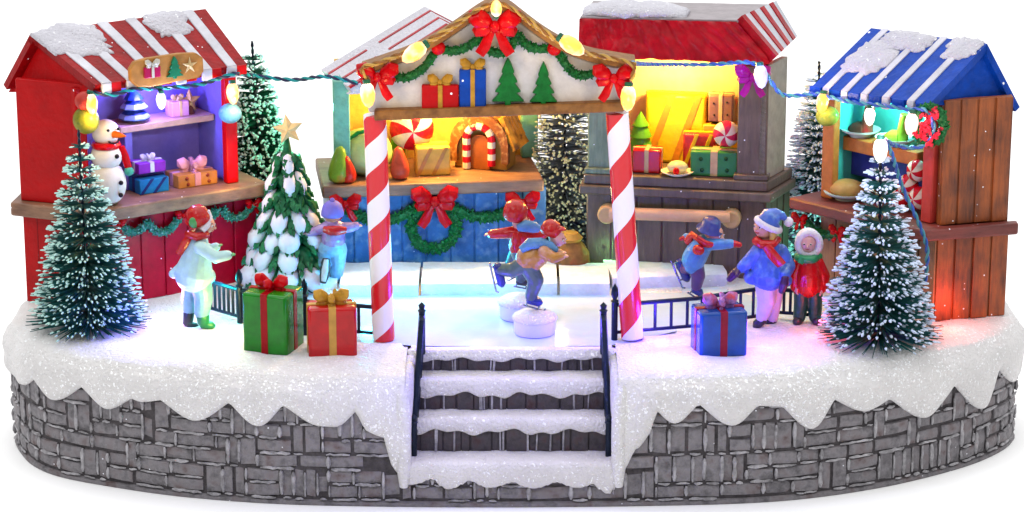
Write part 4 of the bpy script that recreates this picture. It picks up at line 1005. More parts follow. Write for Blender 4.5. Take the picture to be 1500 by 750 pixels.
class Fig:
    def __init__(s, base_p, label):
        s.Y = base_p.y; s.k = ps(base_p.y); s.t = thing('person', base_p, label, 'person'); s.mb = MB(); s.pr = []; s.mn = []
    def J(s, j): return at(j[0], j[1], s.Y + (j[2] if len(j) > 2 else 0))
    def cap(s, a, b, ra, rb, mat):
        a, b = s.J(a) if not isinstance(a, Vector) else a, s.J(b) if not isinstance(b, Vector) else b; ra *= s.k; rb *= s.k
        if mat not in s.mn: s.mn.append(mat)
        s.pr.append(('c', tuple(a), tuple(b), ra, rb, mat)); L = (b - a).length; d = (b - a).normalized() if L > 1e-6 else V((0, 0, 1))
        P = [a - d * ra * x for x in (.98, .8, .5)] + [a.lerp(b, x) for x in (0, .33, .66, 1)] + [b + d * rb * x for x in (.5, .8, .98)]
        R = [ra * math.sqrt(max(0, 1 - x * x)) for x in (.98, .8, .5)] + [ra + (rb - ra) * x for x in (0, .33, .66, 1)] + [rb * math.sqrt(max(0, 1 - x * x)) for x in (.5, .8, .98)]
        s.mb.tube(P, R, 14)
    def limb(s, pts, rs, mat):
        for i in range(len(pts) - 1): s.cap(pts[i], pts[i + 1], rs[i], rs[i + 1], mat)
    def ell(s, c, r, mat, rot=0):     # rot: tilt in the picture plane
        c = s.J(c) if not isinstance(c, Vector) else c; r = tuple(x * s.k for x in r); R = Matrix.Rotation(rot, 3, 'Y')
        if mat not in s.mn: s.mn.append(mat)
        s.pr.append(('e', tuple(c), [list(x) for x in R], r, None, mat)); s.mb.ball(c, r, 16, 12, R)
    def hand(s, w, d, mat, side=1, size=9.5, mitten=False):
        """w wrist point (px), d unit direction in world, closes palm towards -side of x/z plane"""
        w = s.J(w); d = V(d).normalized(); k = s.k; n = d.cross(V((0, 1, 0))).normalized() * side; z = d.cross(n)
        L = size * k
        s.cap(w, w + d * L * .42, size * .24, size * .27, mat)
        if mitten:
            s.cap(w + d * L * .35, w + d * L * .8 - n * L * .08, size * .3, size * .22, mat)
        else:
            for i, (o, l) in enumerate(((-.30, .44), (-.10, .52), (.10, .5), (.28, .38))):
                a = w + d * L * .45 + z * L * o * .95; b = a + d * L * l * .6 + z * L * o * .15; c = b + (d * .8 - n * .6).normalized() * L * l * .45
                s.cap(a, b, size * .115, size * .105, mat); s.cap(b, c, size * .105, size * .09, mat)
        a = w + d * L * .12 - z * L * .22; b = a + (d * .6 - z * .7 - n * .2).normalized() * L * .34
        s.cap(a, b, size * .13, size * .11, mat)
    def part(s, name, mb, mat, ang=70, **k): return mb.build(name, M[mat] if isinstance(mat, str) else mat, s.t, ang=ang, **k)
    def face(s, c, r, f, mats=('black', 'mouth red'), nose='skin', brow=None):
        """eyes, mouth and ears on a head of radius r px at c, looking along f"""
        C_ = s.J(c); f = V(f).normalized(); x = f.cross(V((0, 0, 1))).normalized(); u = x.cross(f); R = r * s.k; n = 0
        for sg in (-1, 1):
            m = MB(); p = C_ + (f * .88 + x * .36 * sg + u * .1).normalized() * R * 1.0; m.ball(p, (R * .14,) * 3, 8, 6); m.mi = 1
            m.ball(p + f * R * .06, (R * .1,) * 3, 8, 6); s.part('eye', m, [C('eye white', (.75, .75, .78), .25, .05), M['black']])
            s.cap(C_ + x * R * .92 * sg + u * -.02 * R, C_ + x * R * 1.0 * sg + u * .18 * R, r * .16, r * .18, nose)
            m = MB(); m.tube([C_ + (f * .86 + x * a * sg + u * b).normalized() * R * 1.02 for a, b in ((.2, .36), (.4, .42), (.55, .33))], R * .05, 5); s.part('eyebrow', m, C('brow', (.18, .08, .04)))
        p = C_ + f * R * .95 - u * .12 * R; s.cap(p + u * R * .15, p + f * R * .18 - u * .05 * R, r * .1, r * .16, nose)
        m = MB(); m.tube([C_ + (f * .86 + x * a - u * b).normalized() * R * 1.0 for a, b in ((-.26, .42), (-.1, .5), (.1, .5), (.26, .42))], [R * .04, R * .07, R * .07, R * .04], 6); s.part('mouth', m, C('mouth red', (.5, .06, .07)))
    def done(s, voxel=.0105, it=3): return remesh_body(s.mb, s.pr, s.mn, s.t, voxel, it)
    def shoe(s, a, b, r, mat, blade=True, name='skate'):
        a, b = s.J(a), s.J(b); r *= s.k; m = MB(); d = (b - a).normalized()
        m.tube([a - d * r * .7, a - d * r * .2, a.lerp(b, .5), b, b + d * r * .7], [r * .5, r, r * .95, r * .9, r * .3], 12, ref=V((0, 0, 1))); o = s.part(name, m, mat)
        if blade:
            dn = d.cross(V((0, 1, 0))); dn = -dn if dn.dot(blade if isinstance(blade, Vector) else V((0, 0, -1))) < 0 else dn
            m = MB(); q = [a - d * r * 1.0 + dn * r * 1.5, b + d * r * 1.3 + dn * r * 1.5]; m.tube([q[0], q[0].lerp(q[1], .5), q[1], q[1] + d * r * .4 - dn * r * .5], r * .2, 6)
            for t in (.15, .75): e = q[0].lerp(q[1], t); m.tube([e, e - dn * r * .8], r * .18, 6)
            m.build('blade', C('blade steel', (.3, .32, .4), .2, .1, metal=.8), o)
        return o
def C(name, rgb, rough=.32, var=.25, **k):
    if name not in M: M[name] = paint(name, rgb, rough, var, k.pop('scale', 6), k.pop('bump', .6), k.pop('bscale', 7), spec=.45, **k)
    return M[name]
coatw = C('white blue coat', (.6, .84, .84), .3, .15); C('mint trousers', (.34, .6, .6), .35, .25); C('green boot', (.03, .26, .1), .3, .3); C('dark boot', (.03, .035, .04), .3)
C('glove green', (.12, .4, .16), .35); C('hat red', (.58, .015, .02), .25, .3); C('lilac', (.36, .22, .5), .3, .3); C('lilac jacket', (.42, .3, .52), .25, .35, wash=(.25, .1, .3)); C('pale jeans', (.3, .44, .62), .35, .3)
C('steel blue', (.16, .36, .6), .3, .3); C('jacket blue', (.14, .36, .66), .28, .3); C('purple trousers', (.13, .06, .2), .35); C('navy hat', (.07, .09, .28), .3); C('coat blue', (.1, .2, .62), .3, .3, wash=(.25, .42, .75)); C('tights', (.72, .64, .76), .4, .1)
C('mitten plum', (.06, .015, .08), .3); C('hair blond', (.6, .4, .16), .4, .3); C('fur', (.78, .74, .82), .6, .1, bump=.6, bscale=30); C('jacket red', (.58, .012, .02), .2, .25); C('dark green', (.02, .1, .07), .35); C('scarf green', (.03, .3, .14), .35)
C('tan jacket', (.56, .3, .07), .3, .35, wash=(.7, .45, .4)); C('grey trousers', (.1, .15, .15), .3, .4); C('skate blue', (.04, .06, .26), .25, .4); C('pink skin', (.74, .45, .42), .35, .1); C('hair brown', (.16, .07, .03), .4)

# --- child in white coat, left
f = Fig(gnd(290, 481), 'child in pale white coat and red hat holding both arms out')
f.cap((301, 329), (300, 330), 14, 13.5, 'skin'); f.cap((294, 340), (290, 352), 8, 9, 'skin')
f.limb([(290, 356), (288, 378), (284, 400)], [16, 22, 29], 'white blue coat'); f.cap((282, 388), (254, 401), 18, 7, 'white blue coat'); f.cap((290, 400), (304, 404), 22, 12, 'white blue coat')
f.limb([(293, 362, -.2), (316, 377, -.26), (333, 374, -.26)], [10, 9, 7.5], 'white blue coat'); f.hand((333, 374, -.26), (1, -.1, .22), 'glove green', 1, 12)
f.limb([(294, 360, .18), (309, 366, .22), (316, 362, .22)], [9, 8, 7], 'white blue coat'); f.hand((316, 362, .22), (.8, 0, .4), 'glove green', 1, 11)
f.limb([(293, 408), (298, 436), (296, 456)], [17, 14, 12], 'mint trousers'); f.limb([(281, 412, .12), (276, 438, .16), (277, 452, .16)], [14, 11, 10], 'mint trousers')
f.face((301, 330), 13.5, (.85, -.25, -.05)); f.done()
f.shoe((297, 462), (298, 473), 10, 'green boot', None, 'boot'); f.shoe((297, 475), (311, 477), 6.5, 'green boot', None, 'boot'); f.shoe((277, 456, .16), (275, 474, .16), 8.5, 'dark boot', None, 'boot'); f.shoe((277, 476, .14), (287, 478, .14), 6, 'dark boot', None, 'boot')
m = MB(); c = f.J((291, 320)); k = f.k; R = Matrix.Rotation(-.35, 3, 'Y'); m.lathe(c, [(0, .2), (.09, .185), (.15, .12), (.175, .02), (.17, -.06), (.14, -.09)], 16, R); f.part('hat', m, 'hat red')
m = MB(); m.tube([f.J((303, 309)), f.J((307, 318)), f.J((304, 330, -.1)), f.J((296, 338, -.15))], .045, 8); f.part('hat_trim', m, 'fur')
m = MB(); m.ball(f.J((284, 326, -.14)), (.07, .04, .085)); f.part('ear_flap', m, 'glove green')
m = MB(); m.tube([f.J((276, 343, -.12)), f.J((288, 347, -.2)), f.J((301, 344, -.12)), f.J((300, 341, .12)), f.J((282, 340, .15)), f.J((276, 343, -.12))], .06, 8); m.tube([f.J((278, 345, -.14)), f.J((270, 358, -.16)), f.J((262, 372, -.12))], [.05, .06, .05], 8, flatten=.5); f.part('scarf', m, 'hat red')

# --- skater seen from behind, left
pb_ = gnd(487, 424); f = Fig(pb_, 'skater in pale blue trousers seen from behind with arms spread, beside the snowy fir')
m = MB(); m.lathe(pb_, [(.36, -.03), (.33, .04), (.22, .09), (.05, .11), (0, .11)], 24); tag(m.build('snow_mound', M['snow_step'], None, loc=pb_, ang=80), 'low round snow mound under the skater beside the snowy fir', 'snow mound')
f.ell((487, 313), (13.5, 13, 14), 'skin'); f.cap((487, 322), (488, 332), 7, 9, 'skin')
f.limb([(489, 336), (488, 350)], [16, 18], 'lilac jacket'); f.cap((480, 333), (498, 334), 10, 10, 'lilac jacket')
f.limb([(478, 333), (464, 338), (454, 341)], [8.5, 7.5, 6.5], 'lilac jacket'); f.hand((454, 341), (-1, 0, -.05), 'pink skin', -1, 11)
f.limb([(500, 334), (514, 333), (521, 331)], [8.5, 7.5, 6.5], 'lilac jacket'); f.hand((521, 331), (1, 0, .1), 'pink skin', 1, 10)
f.ell((487, 362), (21, 17, 15), 'pale jeans'); f.limb([(495, 366), (494, 388), (492, 406)], [14, 11.5, 9.5], 'pale jeans'); f.limb([(479, 366), (474, 384, .1), (476, 388, -.2)], [14, 11, 8], 'pale jeans')
f.face((487, 313), 13, (.25, .95, 0), nose='skin'); f.done()
f.shoe((493, 411), (487, 415), 6.5, 'dark boot'); m = MB(); m.tube([f.J((478, 378, -.3)), f.J((477, 386, -.32)), f.J((475, 404, -.3)), f.J((473, 414, -.28))], [.05, .075, .07, .05], 12, flatten=.6, ref=V((1, 0, 0))); sk = f.part('skate', m, 'dark boot')
m = MB(); m.tube([f.J((478, 380, -.36)), f.J((476, 396, -.38)), f.J((474, 412, -.35))], [.03, .05, .035], 10, flatten=.3, ref=V((1, 0, 0))); m.build('sole', C('sole white', (.65, .65, .66), .4), sk)
m = MB(); c = f.J((487, 311)); m.lathe(c, [(0, .175), (.08, .165), (.14, .11), (.165, .02), (.17, -.04), (.15, -.06)], 18); m.ball(c + zC * .18, .04, 8, 6); f.part('hat', m, 'lilac')
m = MB(); m.tube([f.J((474, 336, -.16)), f.J((484, 338, -.2)), f.J((496, 338, -.2)), f.J((507, 337, -.15))], [.05, .075, .075, .05], 10, flatten=.6); f.part('scarf', m, 'hat red')

# --- skating pair on white discs
def disc(px, py, label):
    p = gnd(px, py); r = 32 * ps(p.y); m = MB()
    t = thing('skating_disc', p, label, 'disc'); m.lathe(p + zC * .003, [(r * .92, 0), (r * .95, .02), (r * .97, .19), (r * .99, .2)], 32); m.build('disc_body', M['disc'], t)
    m = MB(); m.lathe(p, [(r * 1.02, .2), (r * 1.05, .225), (r * .98, .26), (r * .7, .31), (r * .3, .335), (0, .34)], 32); m.build('snow_top', M['snow_step'], t, ang=70); return p
d1 = disc(762, 464, 'rear white skating disc, under the red hatted skater'); d2 = disc(783, 487, 'front white skating disc, under the skater in the tan jacket')
f = Fig(d1 + zC * .34, 'skater in red hat and red jacket behind the tan jacket skater')
f.cap((761, 323), (762, 325), 12, 12, 'skin'); f.cap((762, 332), (760, 340), 7, 8, 'skin'); f.limb([(761, 344), (758, 362)], [14, 13], 'jacket red'); f.limb([(752, 340), (734, 342), (721, 343)], [9, 8, 7], 'jacket red'); f.hand((721, 343), (-1, 0, 0), 'pink skin', -1, 12)
f.limb([(770, 342), (784, 346), (796, 344)], [9, 8, 6.5], 'jacket red'); f.hand((796, 344), (1, 0, .1), 'pink skin', 1, 10)
f.limb([(759, 368), (766, 390), (763, 408)], [12, 10, 8], 'grey trousers'); f.limb([(757, 368, .15), (748, 388, .2), (757, 396, .45)], [11, 9, 7], 'grey trousers'); f.face((763, 323), 12, (.8, .35, -.1)); f.done()
f.shoe((760, 412), (770, 414), 6, 'dark boot'); f.shoe((756, 396, .5), (748, 400, .5), 6, 'dark boot')
m = MB(); c = f.J((755, 310)); R = Matrix.Rotation(.25, 3, 'Y'); m.lathe(c, [(0, .17), (.09, .16), (.16, .09), (.175, 0), (.16, -.1), (.13, -.13)], 18, R); f.part('hat', m, 'hat red')
m = MB(); m.tube([f.J((758, 334, -.12)), f.J((770, 331, -.14)), f.J((783, 333, -.12)), f.J((790, 336, -.1))], [.05, .09, .085, .05], 10, flatten=.7); m.tube([f.J((760, 335, .14)), f.J((772, 332, .14)), f.J((784, 333, .05))], [.05, .07, .06], 8); f.part('scarf', m, 'steel blue')
f = Fig(d2 + zC * .34, 'skater in a tan jacket and red cap bending forward with one leg lifted behind')
f.cap((815, 347), (817, 350), 12, 11.5, 'pink skin'); f.cap((809, 358), (802, 363), 7, 9, 'pink skin'); f.limb([(800, 367), (786, 374), (773, 378)], [14, 18.5, 18], 'tan jacket'); f.cap((782, 384), (779, 392), 15, 11, 'tan jacket')
f.limb([(797, 369, -.2), (811, 378, -.26), (822, 375, -.26)], [9.5, 8, 6.5], 'tan jacket'); f.hand((821, 375, -.26), (1, -.1, .1), 'pink skin', 1, 12); f.limb([(797, 367, .2), (810, 374, .24), (819, 370, .24)], [9, 8, 6], 'tan jacket'); f.hand((819, 370, .24), (1, 0, .1), 'pink skin', 1, 11)
f.limb([(774, 390), (785, 410), (778, 434)], [14, 12, 9], 'grey trousers'); f.limb([(768, 386), (750, 396), (733, 395)], [13, 11, 9], 'grey trousers'); f.face((817, 349), 11.5, (.85, -.4, -.25), nose='pink skin'); f.done()
f.shoe((776, 439), (790, 443), 7, 'skate blue'); f.shoe((729, 390), (735, 416), 7, 'skate blue', V((-1, 0, 0)))
m = MB(); c = f.J((807, 337)); R = Matrix.Rotation(.35, 3, 'Y'); m.lathe(c, [(0, .145), (.08, .135), (.135, .08), (.15, 0), (.14, -.06), (.12, -.07)], 18, R); m.tube([f.J((812, 336, -.02)), f.J((822, 335, -.04)), f.J((829, 336, -.04))], [.1, .09, .03], 10, flatten=.35, ref=V((0, 1, 0))); f.part('cap', m, 'hat red')
m = MB(); m.tube([f.J((763, 366, -.1)), f.J((776, 357, -.12)), f.J((792, 356, -.14)), f.J((806, 361, -.16)), f.J((815, 368, -.16))], [.05, .085, .08, .075, .05], 10, flatten=.6); m.tube([f.J((806, 361, .14)), f.J((812, 366, 0)), f.J((811, 367, -.13))], .06, 8); f.part('scarf', m, 'steel blue')

# --- blue jacket skater, right
f = Fig(gnd(1019, 436), 'skater in blue jacket and navy brimmed hat leaning forward')
f.cap((1046, 342), (1048, 345), 13.5, 13, 'skin'); f.cap((1038, 351), (1034, 356), 8, 9, 'skin'); f.limb([(1030, 358), (1020, 372), (1016, 380)], [15, 18, 18], 'jacket blue'); f.cap((1016, 382), (1015, 388), 18, 14, 'jacket blue')
f.limb([(1038, 358, -.1), (1056, 358, -.14), (1070, 357, -.14)], [9.5, 8, 7], 'jacket blue'); f.hand((1069, 357, -.14), (1, -.05, -.02), 'hat red', 1, 18, True)
f.limb([(1024, 356, .1), (1012, 350, .16), (1006, 348, .16)], [9, 8, 7], 'jacket blue'); f.hand((1007, 348, .14), (-1, -.1, -.1), 'hat red', -1, 13, True); f.cap((1022, 366, -.2), (1025, 367, -.22), 8, 7, 'hat red')
f.limb([(1019, 390), (1023, 404), (1020, 420)], [12.5, 10.5, 8], 'purple trousers'); f.limb([(1013, 388), (1004, 393, .1), (998, 390, .15)], [12, 10, 8], 'purple trousers'); f.face((1048, 344), 13, (.72, -.66, -.08)); f.done()
f.shoe((1018, 424), (1026, 429), 6.5, 'skate blue'); f.shoe((996, 384, .12), (1006, 408, .1), 7.5, 'skate blue', V((-1, 0, -.2)))
m = MB(); c = f.J((1041, 331)); R = Matrix.Rotation(.2, 3, 'Y') @ Matrix.Rotation(.2, 3, 'X'); m.lathe(c, [(0, .13), (.09, .125), (.13, .09), (.15, .0), (.2, -.045), (.205, -.06), (.15, -.05)], 20, R); f.part('hat', m, 'navy hat')
m = MB(); m.tube([f.J((1022, 349, -.12)), f.J((1032, 357, -.2)), f.J((1046, 360, -.16))], [.05, .06, .05], 10, flatten=.7); m.tube([f.J((1022, 349, -.1)), f.J((1014, 344, .02)), f.J((1010, 350, .06)), f.J((1005, 356, .08))], [.05, .06, .07, .05], 8, flatten=.5); f.part('scarf', m, 'hat red')

# --- girl in blue coat
f = Fig(gnd(1118, 480), 'girl in blue coat, red scarf and bobble hat, looking up')
f.cap((1119, 333), (1120, 336), 15.5, 14.5, 'skin'); f.cap((1122, 346), (1124, 356), 8, 10, 'skin'); f.limb([(1127, 362), (1127, 382), (1126, 400)], [16, 22, 27], 'coat blue'); f.cap((1100, 406), (1151, 411), 11, 10, 'coat blue')
f.limb([(1112, 366), (1098, 382), (1088, 391)], [11, 10.5, 9], 'coat blue'); f.hand((1083, 395), (-.75, -.1, -.6), 'mitten plum', -1, 24, True)
f.limb([(1144, 368), (1155, 390), (1150, 402, -.18)], [11, 10.5, 9], 'coat blue'); f.hand((1150, 408, -.24), (-.15, -.1, -1), 'mitten plum', 1, 23, True)
f.limb([(1121, 414), (1123, 440), (1116, 465)], [16, 14, 9], 'tights'); f.limb([(1134, 414, .14), (1133, 440, .16), (1131, 466, .2)], [15, 13, 9], 'tights'); f.face((1119, 334), 15, (-.72, -.62, .18)); f.done()
f.shoe((1117, 468), (1108, 476), 8, 'dark boot', None, 'boot'); f.shoe((1131, 468, .2), (1124, 474, .2), 8, 'dark boot', None, 'boot')
m = MB(); c = f.J((1127, 326)); R = Matrix.Rotation(.45, 3, 'Y'); m.tube([c + R @ V((0, 0, -.02)), c + R @ V((0, 0, .08)), c + R @ V((.06, 0, .14)), f.J((1146, 316)), f.J((1152, 322))], [.18, .165, .11, .06, .03], 16); hh = f.part('hat', m, 'coat blue')
m = MB(); P_ = [c + R @ V((.175 * math.cos(a), .175 * math.sin(a), -.035)) for a in [2 * PI * i / 20 for i in range(21)]]; m.tube(P_, .048, 8); m.build('brim', M['fur'], hh, ang=80); m = MB(); m.ball(f.J((1155, 325)), .07, 12, 8); m.build('bobble', M['fur'], hh, ang=80)
m = MB()
for k in range(5): m.tube([f.J((1129 + k * 1.5, 334 + k, -.14 + .06 * k)), f.J((1132 + k, 344, -.14 + .06 * k)), f.J((1130 + k, 353, -.14 + .06 * k))], [.03, .05, .03], 8)
f.part('hair', m, 'hair blond')
m = MB(); m.tube([f.J((1108, 353, -.06)), f.J((1116, 358, -.17)), f.J((1130, 358, -.17)), f.J((1138, 352, 0)), f.J((1126, 352, .15)), f.J((1112, 351, .1)), f.J((1108, 353, -.06))], .065, 10); m.tube([f.J((1122, 360, -.24)), f.J((1132, 374, -.3)), f.J((1145, 388, -.28))], [.07, .085, .08], 10, flatten=.35); f.part('scarf', m, 'hat red')

# --- child in red jacket
f = Fig(gnd(1182, 474), 'child in glossy red jacket and white fur hood')
f.cap((1183, 354), (1183, 358), 14, 13, 'pink skin'); f.cap((1183, 366), (1183, 378), 8, 10, 'pink skin'); f.limb([(1184, 382), (1184, 402), (1184, 416)], [16, 20, 20], 'jacket red'); f.cap((1171, 424), (1197, 424), 10, 10, 'jacket red')
f.limb([(1171, 384), (1164, 402), (1166, 420)], [9.5, 9, 8.5], 'jacket red'); f.hand((1166, 421, -.05), (.1, -.3, -1), 'pink skin', -1, 11); f.limb([(1197, 384), (1207, 404), (1203, 422)], [9.5, 9, 8.5], 'jacket red'); f.hand((1203, 423, -.05), (-.1, -.3, -1), 'pink skin', 1, 11)
f.limb([(1174, 430), (1173, 448), (1171, 464)], [11.5, 10.5, 9.5], 'dark green'); f.limb([(1194, 430), (1194, 448), (1194, 464)], [11.5, 10.5, 9.5], 'dark green'); f.face((1183, 356), 13, (-.12, -1, .0), nose='pink skin'); f.done()
f.shoe((1170, 468), (1167, 472, -.1), 7.5, 'dark boot', None, 'boot'); f.shoe((1195, 468), (1197, 472, -.1), 7.5, 'dark boot', None, 'boot')
m = MB(); c = f.J((1184, 354, .03)); m.ball(c + V((0, .04, .0)), (.185, .16, .19), 18, 12); hd = f.part('hood', m, 'fur'); m = MB(); m.tube([c + V((.155 * math.cos(a), -.09, .165 * math.sin(a) - .01)) for a in [2 * PI * i / 22 for i in range(23)]], .05, 10); m.build('fur_trim', M['fur'], hd, ang=80)
m = MB(); m.tube([f.J((1168, 376, -.02)), f.J((1176, 380, -.15)), f.J((1190, 380, -.16)), f.J((1199, 376, 0)), f.J((1184, 373, .15)), f.J((1168, 376, -.02))], .06, 10); m.tube([f.J((1176, 378, -.18)), f.J((1172, 386, -.2))], [.06, .05], 8, flatten=.5); f.part('scarf', m, 'scarf green')

def C(name, rgb, rough=.32, var=.25, **k):
    if name not in M: M[name] = paint(name, rgb, rough, var, k.pop('scale', 5), k.pop('bump', .15), k.pop('bscale', 12), **k)
    return M[name]
# ================================================================== presents on the snow
def ground_gift(xl, xr_, xm, yb, yt, depth, rot, mats, label, bowm, bows=.8):
    p = gnd(xm, yb); d = V((math.cos(rot), math.sin(rot), 0)); k = ps(p.y); F = Frame((p.x, p.y, GZ), d)
    w = (xr_ - xl) * k; wl = w / (math.cos(rot) + abs(math.sin(rot)) * depth)
    t = thing('gift', p + F.n * (-wl * depth / 2), label, 'gift', 'presents standing on the snow')
    h = at(xm, yt, p.y).z - GZ
    u0 = -wl / 2; gift_mesh(F, u0, u0 + wl, -.03, h, -wl * depth, 0, t, mats, bows=bows, bow_mat=bowm)
ground_gift(347, 436, 388, 517, 432, .9, -.35, (C('gift green', (.018, .25, .02), .25, .3, coat=.4), C('ribbon red', (.42, .01, .02), .25)), 'green present with red ribbon and bow, standing left of the steps', M['bow'])
ground_gift(452, 529, 488, 523, 452, .7, .12, (C('gift red', (.6, .008, .015), .25, .25, coat=.4), C('ribbon gold', (.68, .42, .12), .3)), 'red present with gold ribbon beside the left candy pole', M['gold'])
ground_gift(1019, 1101, 1060, 522, 458, .8, .2, (C('gift blue', (.012, .11, .42), .25, .3, coat=.4), C('ribbon maroon', (.3, .015, .06), .25)), 'blue present with dark red ribbon in front of the right fence', C('bow lilac', (.45, .25, .6), .25, .6, scale=12, wash=(.7, .12, .12)))

# ================================================================== things on the booths' shelves
GS = 'presents on the booth shelves'
def shelf_gift(F, x0, x1, yb, yt, w, dep, mats, label, **k):
    u0, v0 = F.hit(x0, yb, w); u1, v1 = F.hit(x1, yt, w); vb = k.pop('vb', None)
    if vb is not None: v1 += vb - v0; v0 = vb
    return gift(F, u0, u1, v0, v1, w - dep, w, mats, label, GS, **k)
silver = C('silver ribbon', (.66, .66, .72), .3); pinkr = C('pink ribbon', (.75, .42, .5), .3)
z_ = SHELF_L[0]
shelf_gift(FL, 253, 277, 176, 150, -.6, .24, (C('pink wrap', (.72, .42, .68), .4), C('gold2', (.66, .5, .3))), 'pink present on the upper shelf of the red booth', vb=z_, bows=.8)
shelf_gift(FL, 205, 247, 274, 246, -.2, .4, (C('blue wrap', (.03, .3, .62), .3), C('navy ribbon', (.03, .05, .2))), 'blue present with dark diagonal ribbons on the red booth counter', vb=ctop, bows=0, diag=True)
v_ = FL.hit(225, 246, -.2)[1] - FL.hit(225, 274, -.2)[1] + ctop + .012
shelf_gift(FL, 203, 242, 240, 219, -.24, .32, (C('purple wrap', (.3, .05, .5), .35), silver), 'purple present lying on the blue present in the red booth', vb=v_, bows=.6)
shelf_gift(FL, 261, 318, 262, 234, -.2, .42, (C('orange wrap', (.6, .3, .1), .3), pinkr), 'orange present with pink ribbon and dots on the red booth counter', vb=ctop, bows=.8, dots=C('dot brown', (.3, .08, .05)))
# small blue fir and star on the upper shelf
u, v = FL.hit(197, 180, -.72); mb = MB()
p = FL.p(u, z_, -.72); mb.lathe(p, [(.05, 0), (.05, .04), (.23, .05), (.19, .13), (.13, .19), (.2, .2), (.15, .28), (.09, .33), (.15, .34), (.1, .42), (.0, .52)], 9)
t = thing('small_fir_tree', p, 'small dark blue fir tree on the upper shelf of the red booth', 'tree'); mb.build('crown', C('blue fir', (.03, .07, .3), .3, .4), t, ang=30)
mb = MB(); mb.lathe(p + zC * .0, [(.235, .06), (.24, .08), (.2, .13)], 9); mb.lathe(p, [(.205, .21), (.21, .225), (.16, .28)], 9); mb.build('snow_trim', C('blue snow', (.3, .4, .7)), t, ang=30)
u, v = FL.hit(276, 150, -.75); p = FL.p(u, z_, -.75)
t = thing('star_ornament', p, 'gold star on a brown stand on the upper shelf of the red booth', 'ornament')
mb = MB(); mb.lathe(p, [(.09, 0), (.07, .1), (.03, .2), (.03, .3)], 10); mb.build('stand', C('bark', (.22, .1, .05)), t)
mb = MB(); star_mesh(mb, FL, u, v + .02, -.72, .2, .09, .07); mb.build('star', C('bronze star', (.6, .42, .2)), t, smooth=False)
# snowman
u, _ = FL.hit(158, 274, -.02); p = FL.p(u, ctop, -.02); k_ = ps(p.y)
t = thing('snowman', p, 'white snowman with carrot nose and red scarf at the left of the red booth', 'snowman')
mb = MB(); mb.ball(p + zC * .31, (.27, .25, .33), 20, 14); mb.ball(p + zC * .72, (.225, .21, .22), 20, 14); mb.ball(p + zC * 1.06, (.2, .19, .19), 20, 14); mb.build('body', C('snowman white', (.8, .76, .72), .4, .08), t, ang=80)
mb = MB(); mb.lathe(p + zC * .86, [(.15, -.03), (.2, -.02), (.215, .02), (.2, .06), (.14, .07)], 18)
q = FL.p(u + .16, ctop + .86, .13); mb.tube([q, q + zC * -.14 + FL.d * .05, q + zC * -.32 + FL.d * .1], [.05, .06, .055], 8, flatten=.5); mb.build('scarf', M['bow'], t)
mb = MB(); mb.ball(q + zC * -.38 + FL.d * .11, (.07, .06, .07)); mb.build('mitten', C('mitten green', (.1, .4, .3)), t)
for dv, du in ((.80, .06), (.42, .08), (.24, .07)):
    mb = MB(); r_ = .19 if dv > .6 else .25; mb.ball(FL.p(u + du, ctop + dv - .06, r_ - .0), .035, 10, 8); mb.build('button', M['black'], t)
mb = MB(); a = FL.p(u + .04, ctop + 1.06, .16); mb.tube([a, a + FL.n * .1 + FL.d * .05, a + FL.n * .2 + FL.d * .09], [.055, .04, .008], 10); mb.build('nose', M['carrot'], t)
mb = MB(); mb.tube([FL.p(u + .04 + .11 * math.sin(x), ctop + 1.02 - .09 * math.cos(x), .175 - .03 * abs(x)) for x in (-.9, -.45, 0, .45, .9)], .013, 6); mb.build('mouth', M['black'], t)
for s in (-.05, .11): mb = MB(); mb.ball(FL.p(u + s, ctop + 1.13, .165), .022, 8, 6); mb.build('eye', M['black'], t)
# blue booth counter: gingerbread house
def cbx(x0, x1, yb, yt, w): u0, _ = FC.hit(x0, yb, w); u1, v1 = FC.hit(x1, yt, w); return u0, u1, v1
ca_, sa_ = math.cos(-.42), math.sin(-.42); FH = Frame(FC.at(700, 258, -.35) * 1.0, (FC.d.x * ca_ - FC.d.y * sa_, FC.d.x * sa_ + FC.d.y * ca_)); FH.O.z = FC.O.z
u0, u1 = FH.hit(660, 240, -.06)[0], FH.hit(743, 240, -.06)[0]
p = FH.p((u0 + u1) / 2, c2, -.3); t = thing('gingerbread_house', p, 'gingerbread house with candy striped arch door on the blue booth counter', 'gingerbread house')
gb = C('gingerbread', (.22, .09, .025), .45, .45, wash=(.5, .32, .14), washscale=16); icing = C('icing', (.8, .72, .6), .4)
um = (u0 + u1) / 2; hw = (u1 - u0) / 2
def arc_out(u, v, rx, h, n=14): return [(u - rx, v)] + [(u - rx * math.cos(PI * k / n), v + h - rx + rx * math.sin(PI * k / n)) for k in range(n + 1)] + [(u + rx, v)]
H_ = FH.hit(702, 168, -.12)[1] - c2
mb = MB(); mb.prism(FH, arc_out(um, c2, hw * .92, H_ - .05), -.62, -.16); mb.build('house_wall', C('house wall', (.55, .32, .07), .45, .3), t, bevel=.015)
ol = arc_out(um, c2 + .12, hw * 1.02, H_ - .1); il = arc_out(um, c2 + .12, hw * .78, H_ - .33)
mb = MB(); n = len(ol)
for i in range(n - 1):
    a, b, c_, d_ = ol[i], ol[i + 1], il[i + 1], il[i]
    mb.hexa([FH.p(*a, -.17), FH.p(*b, -.17), FH.p(*c_, -.17), FH.p(*d_, -.17), FH.p(*a, -.06), FH.p(*b, -.06), FH.p(*c_, -.06), FH.p(*d_, -.06)])
mb.build('front_trim', gb, t)
mb = MB()
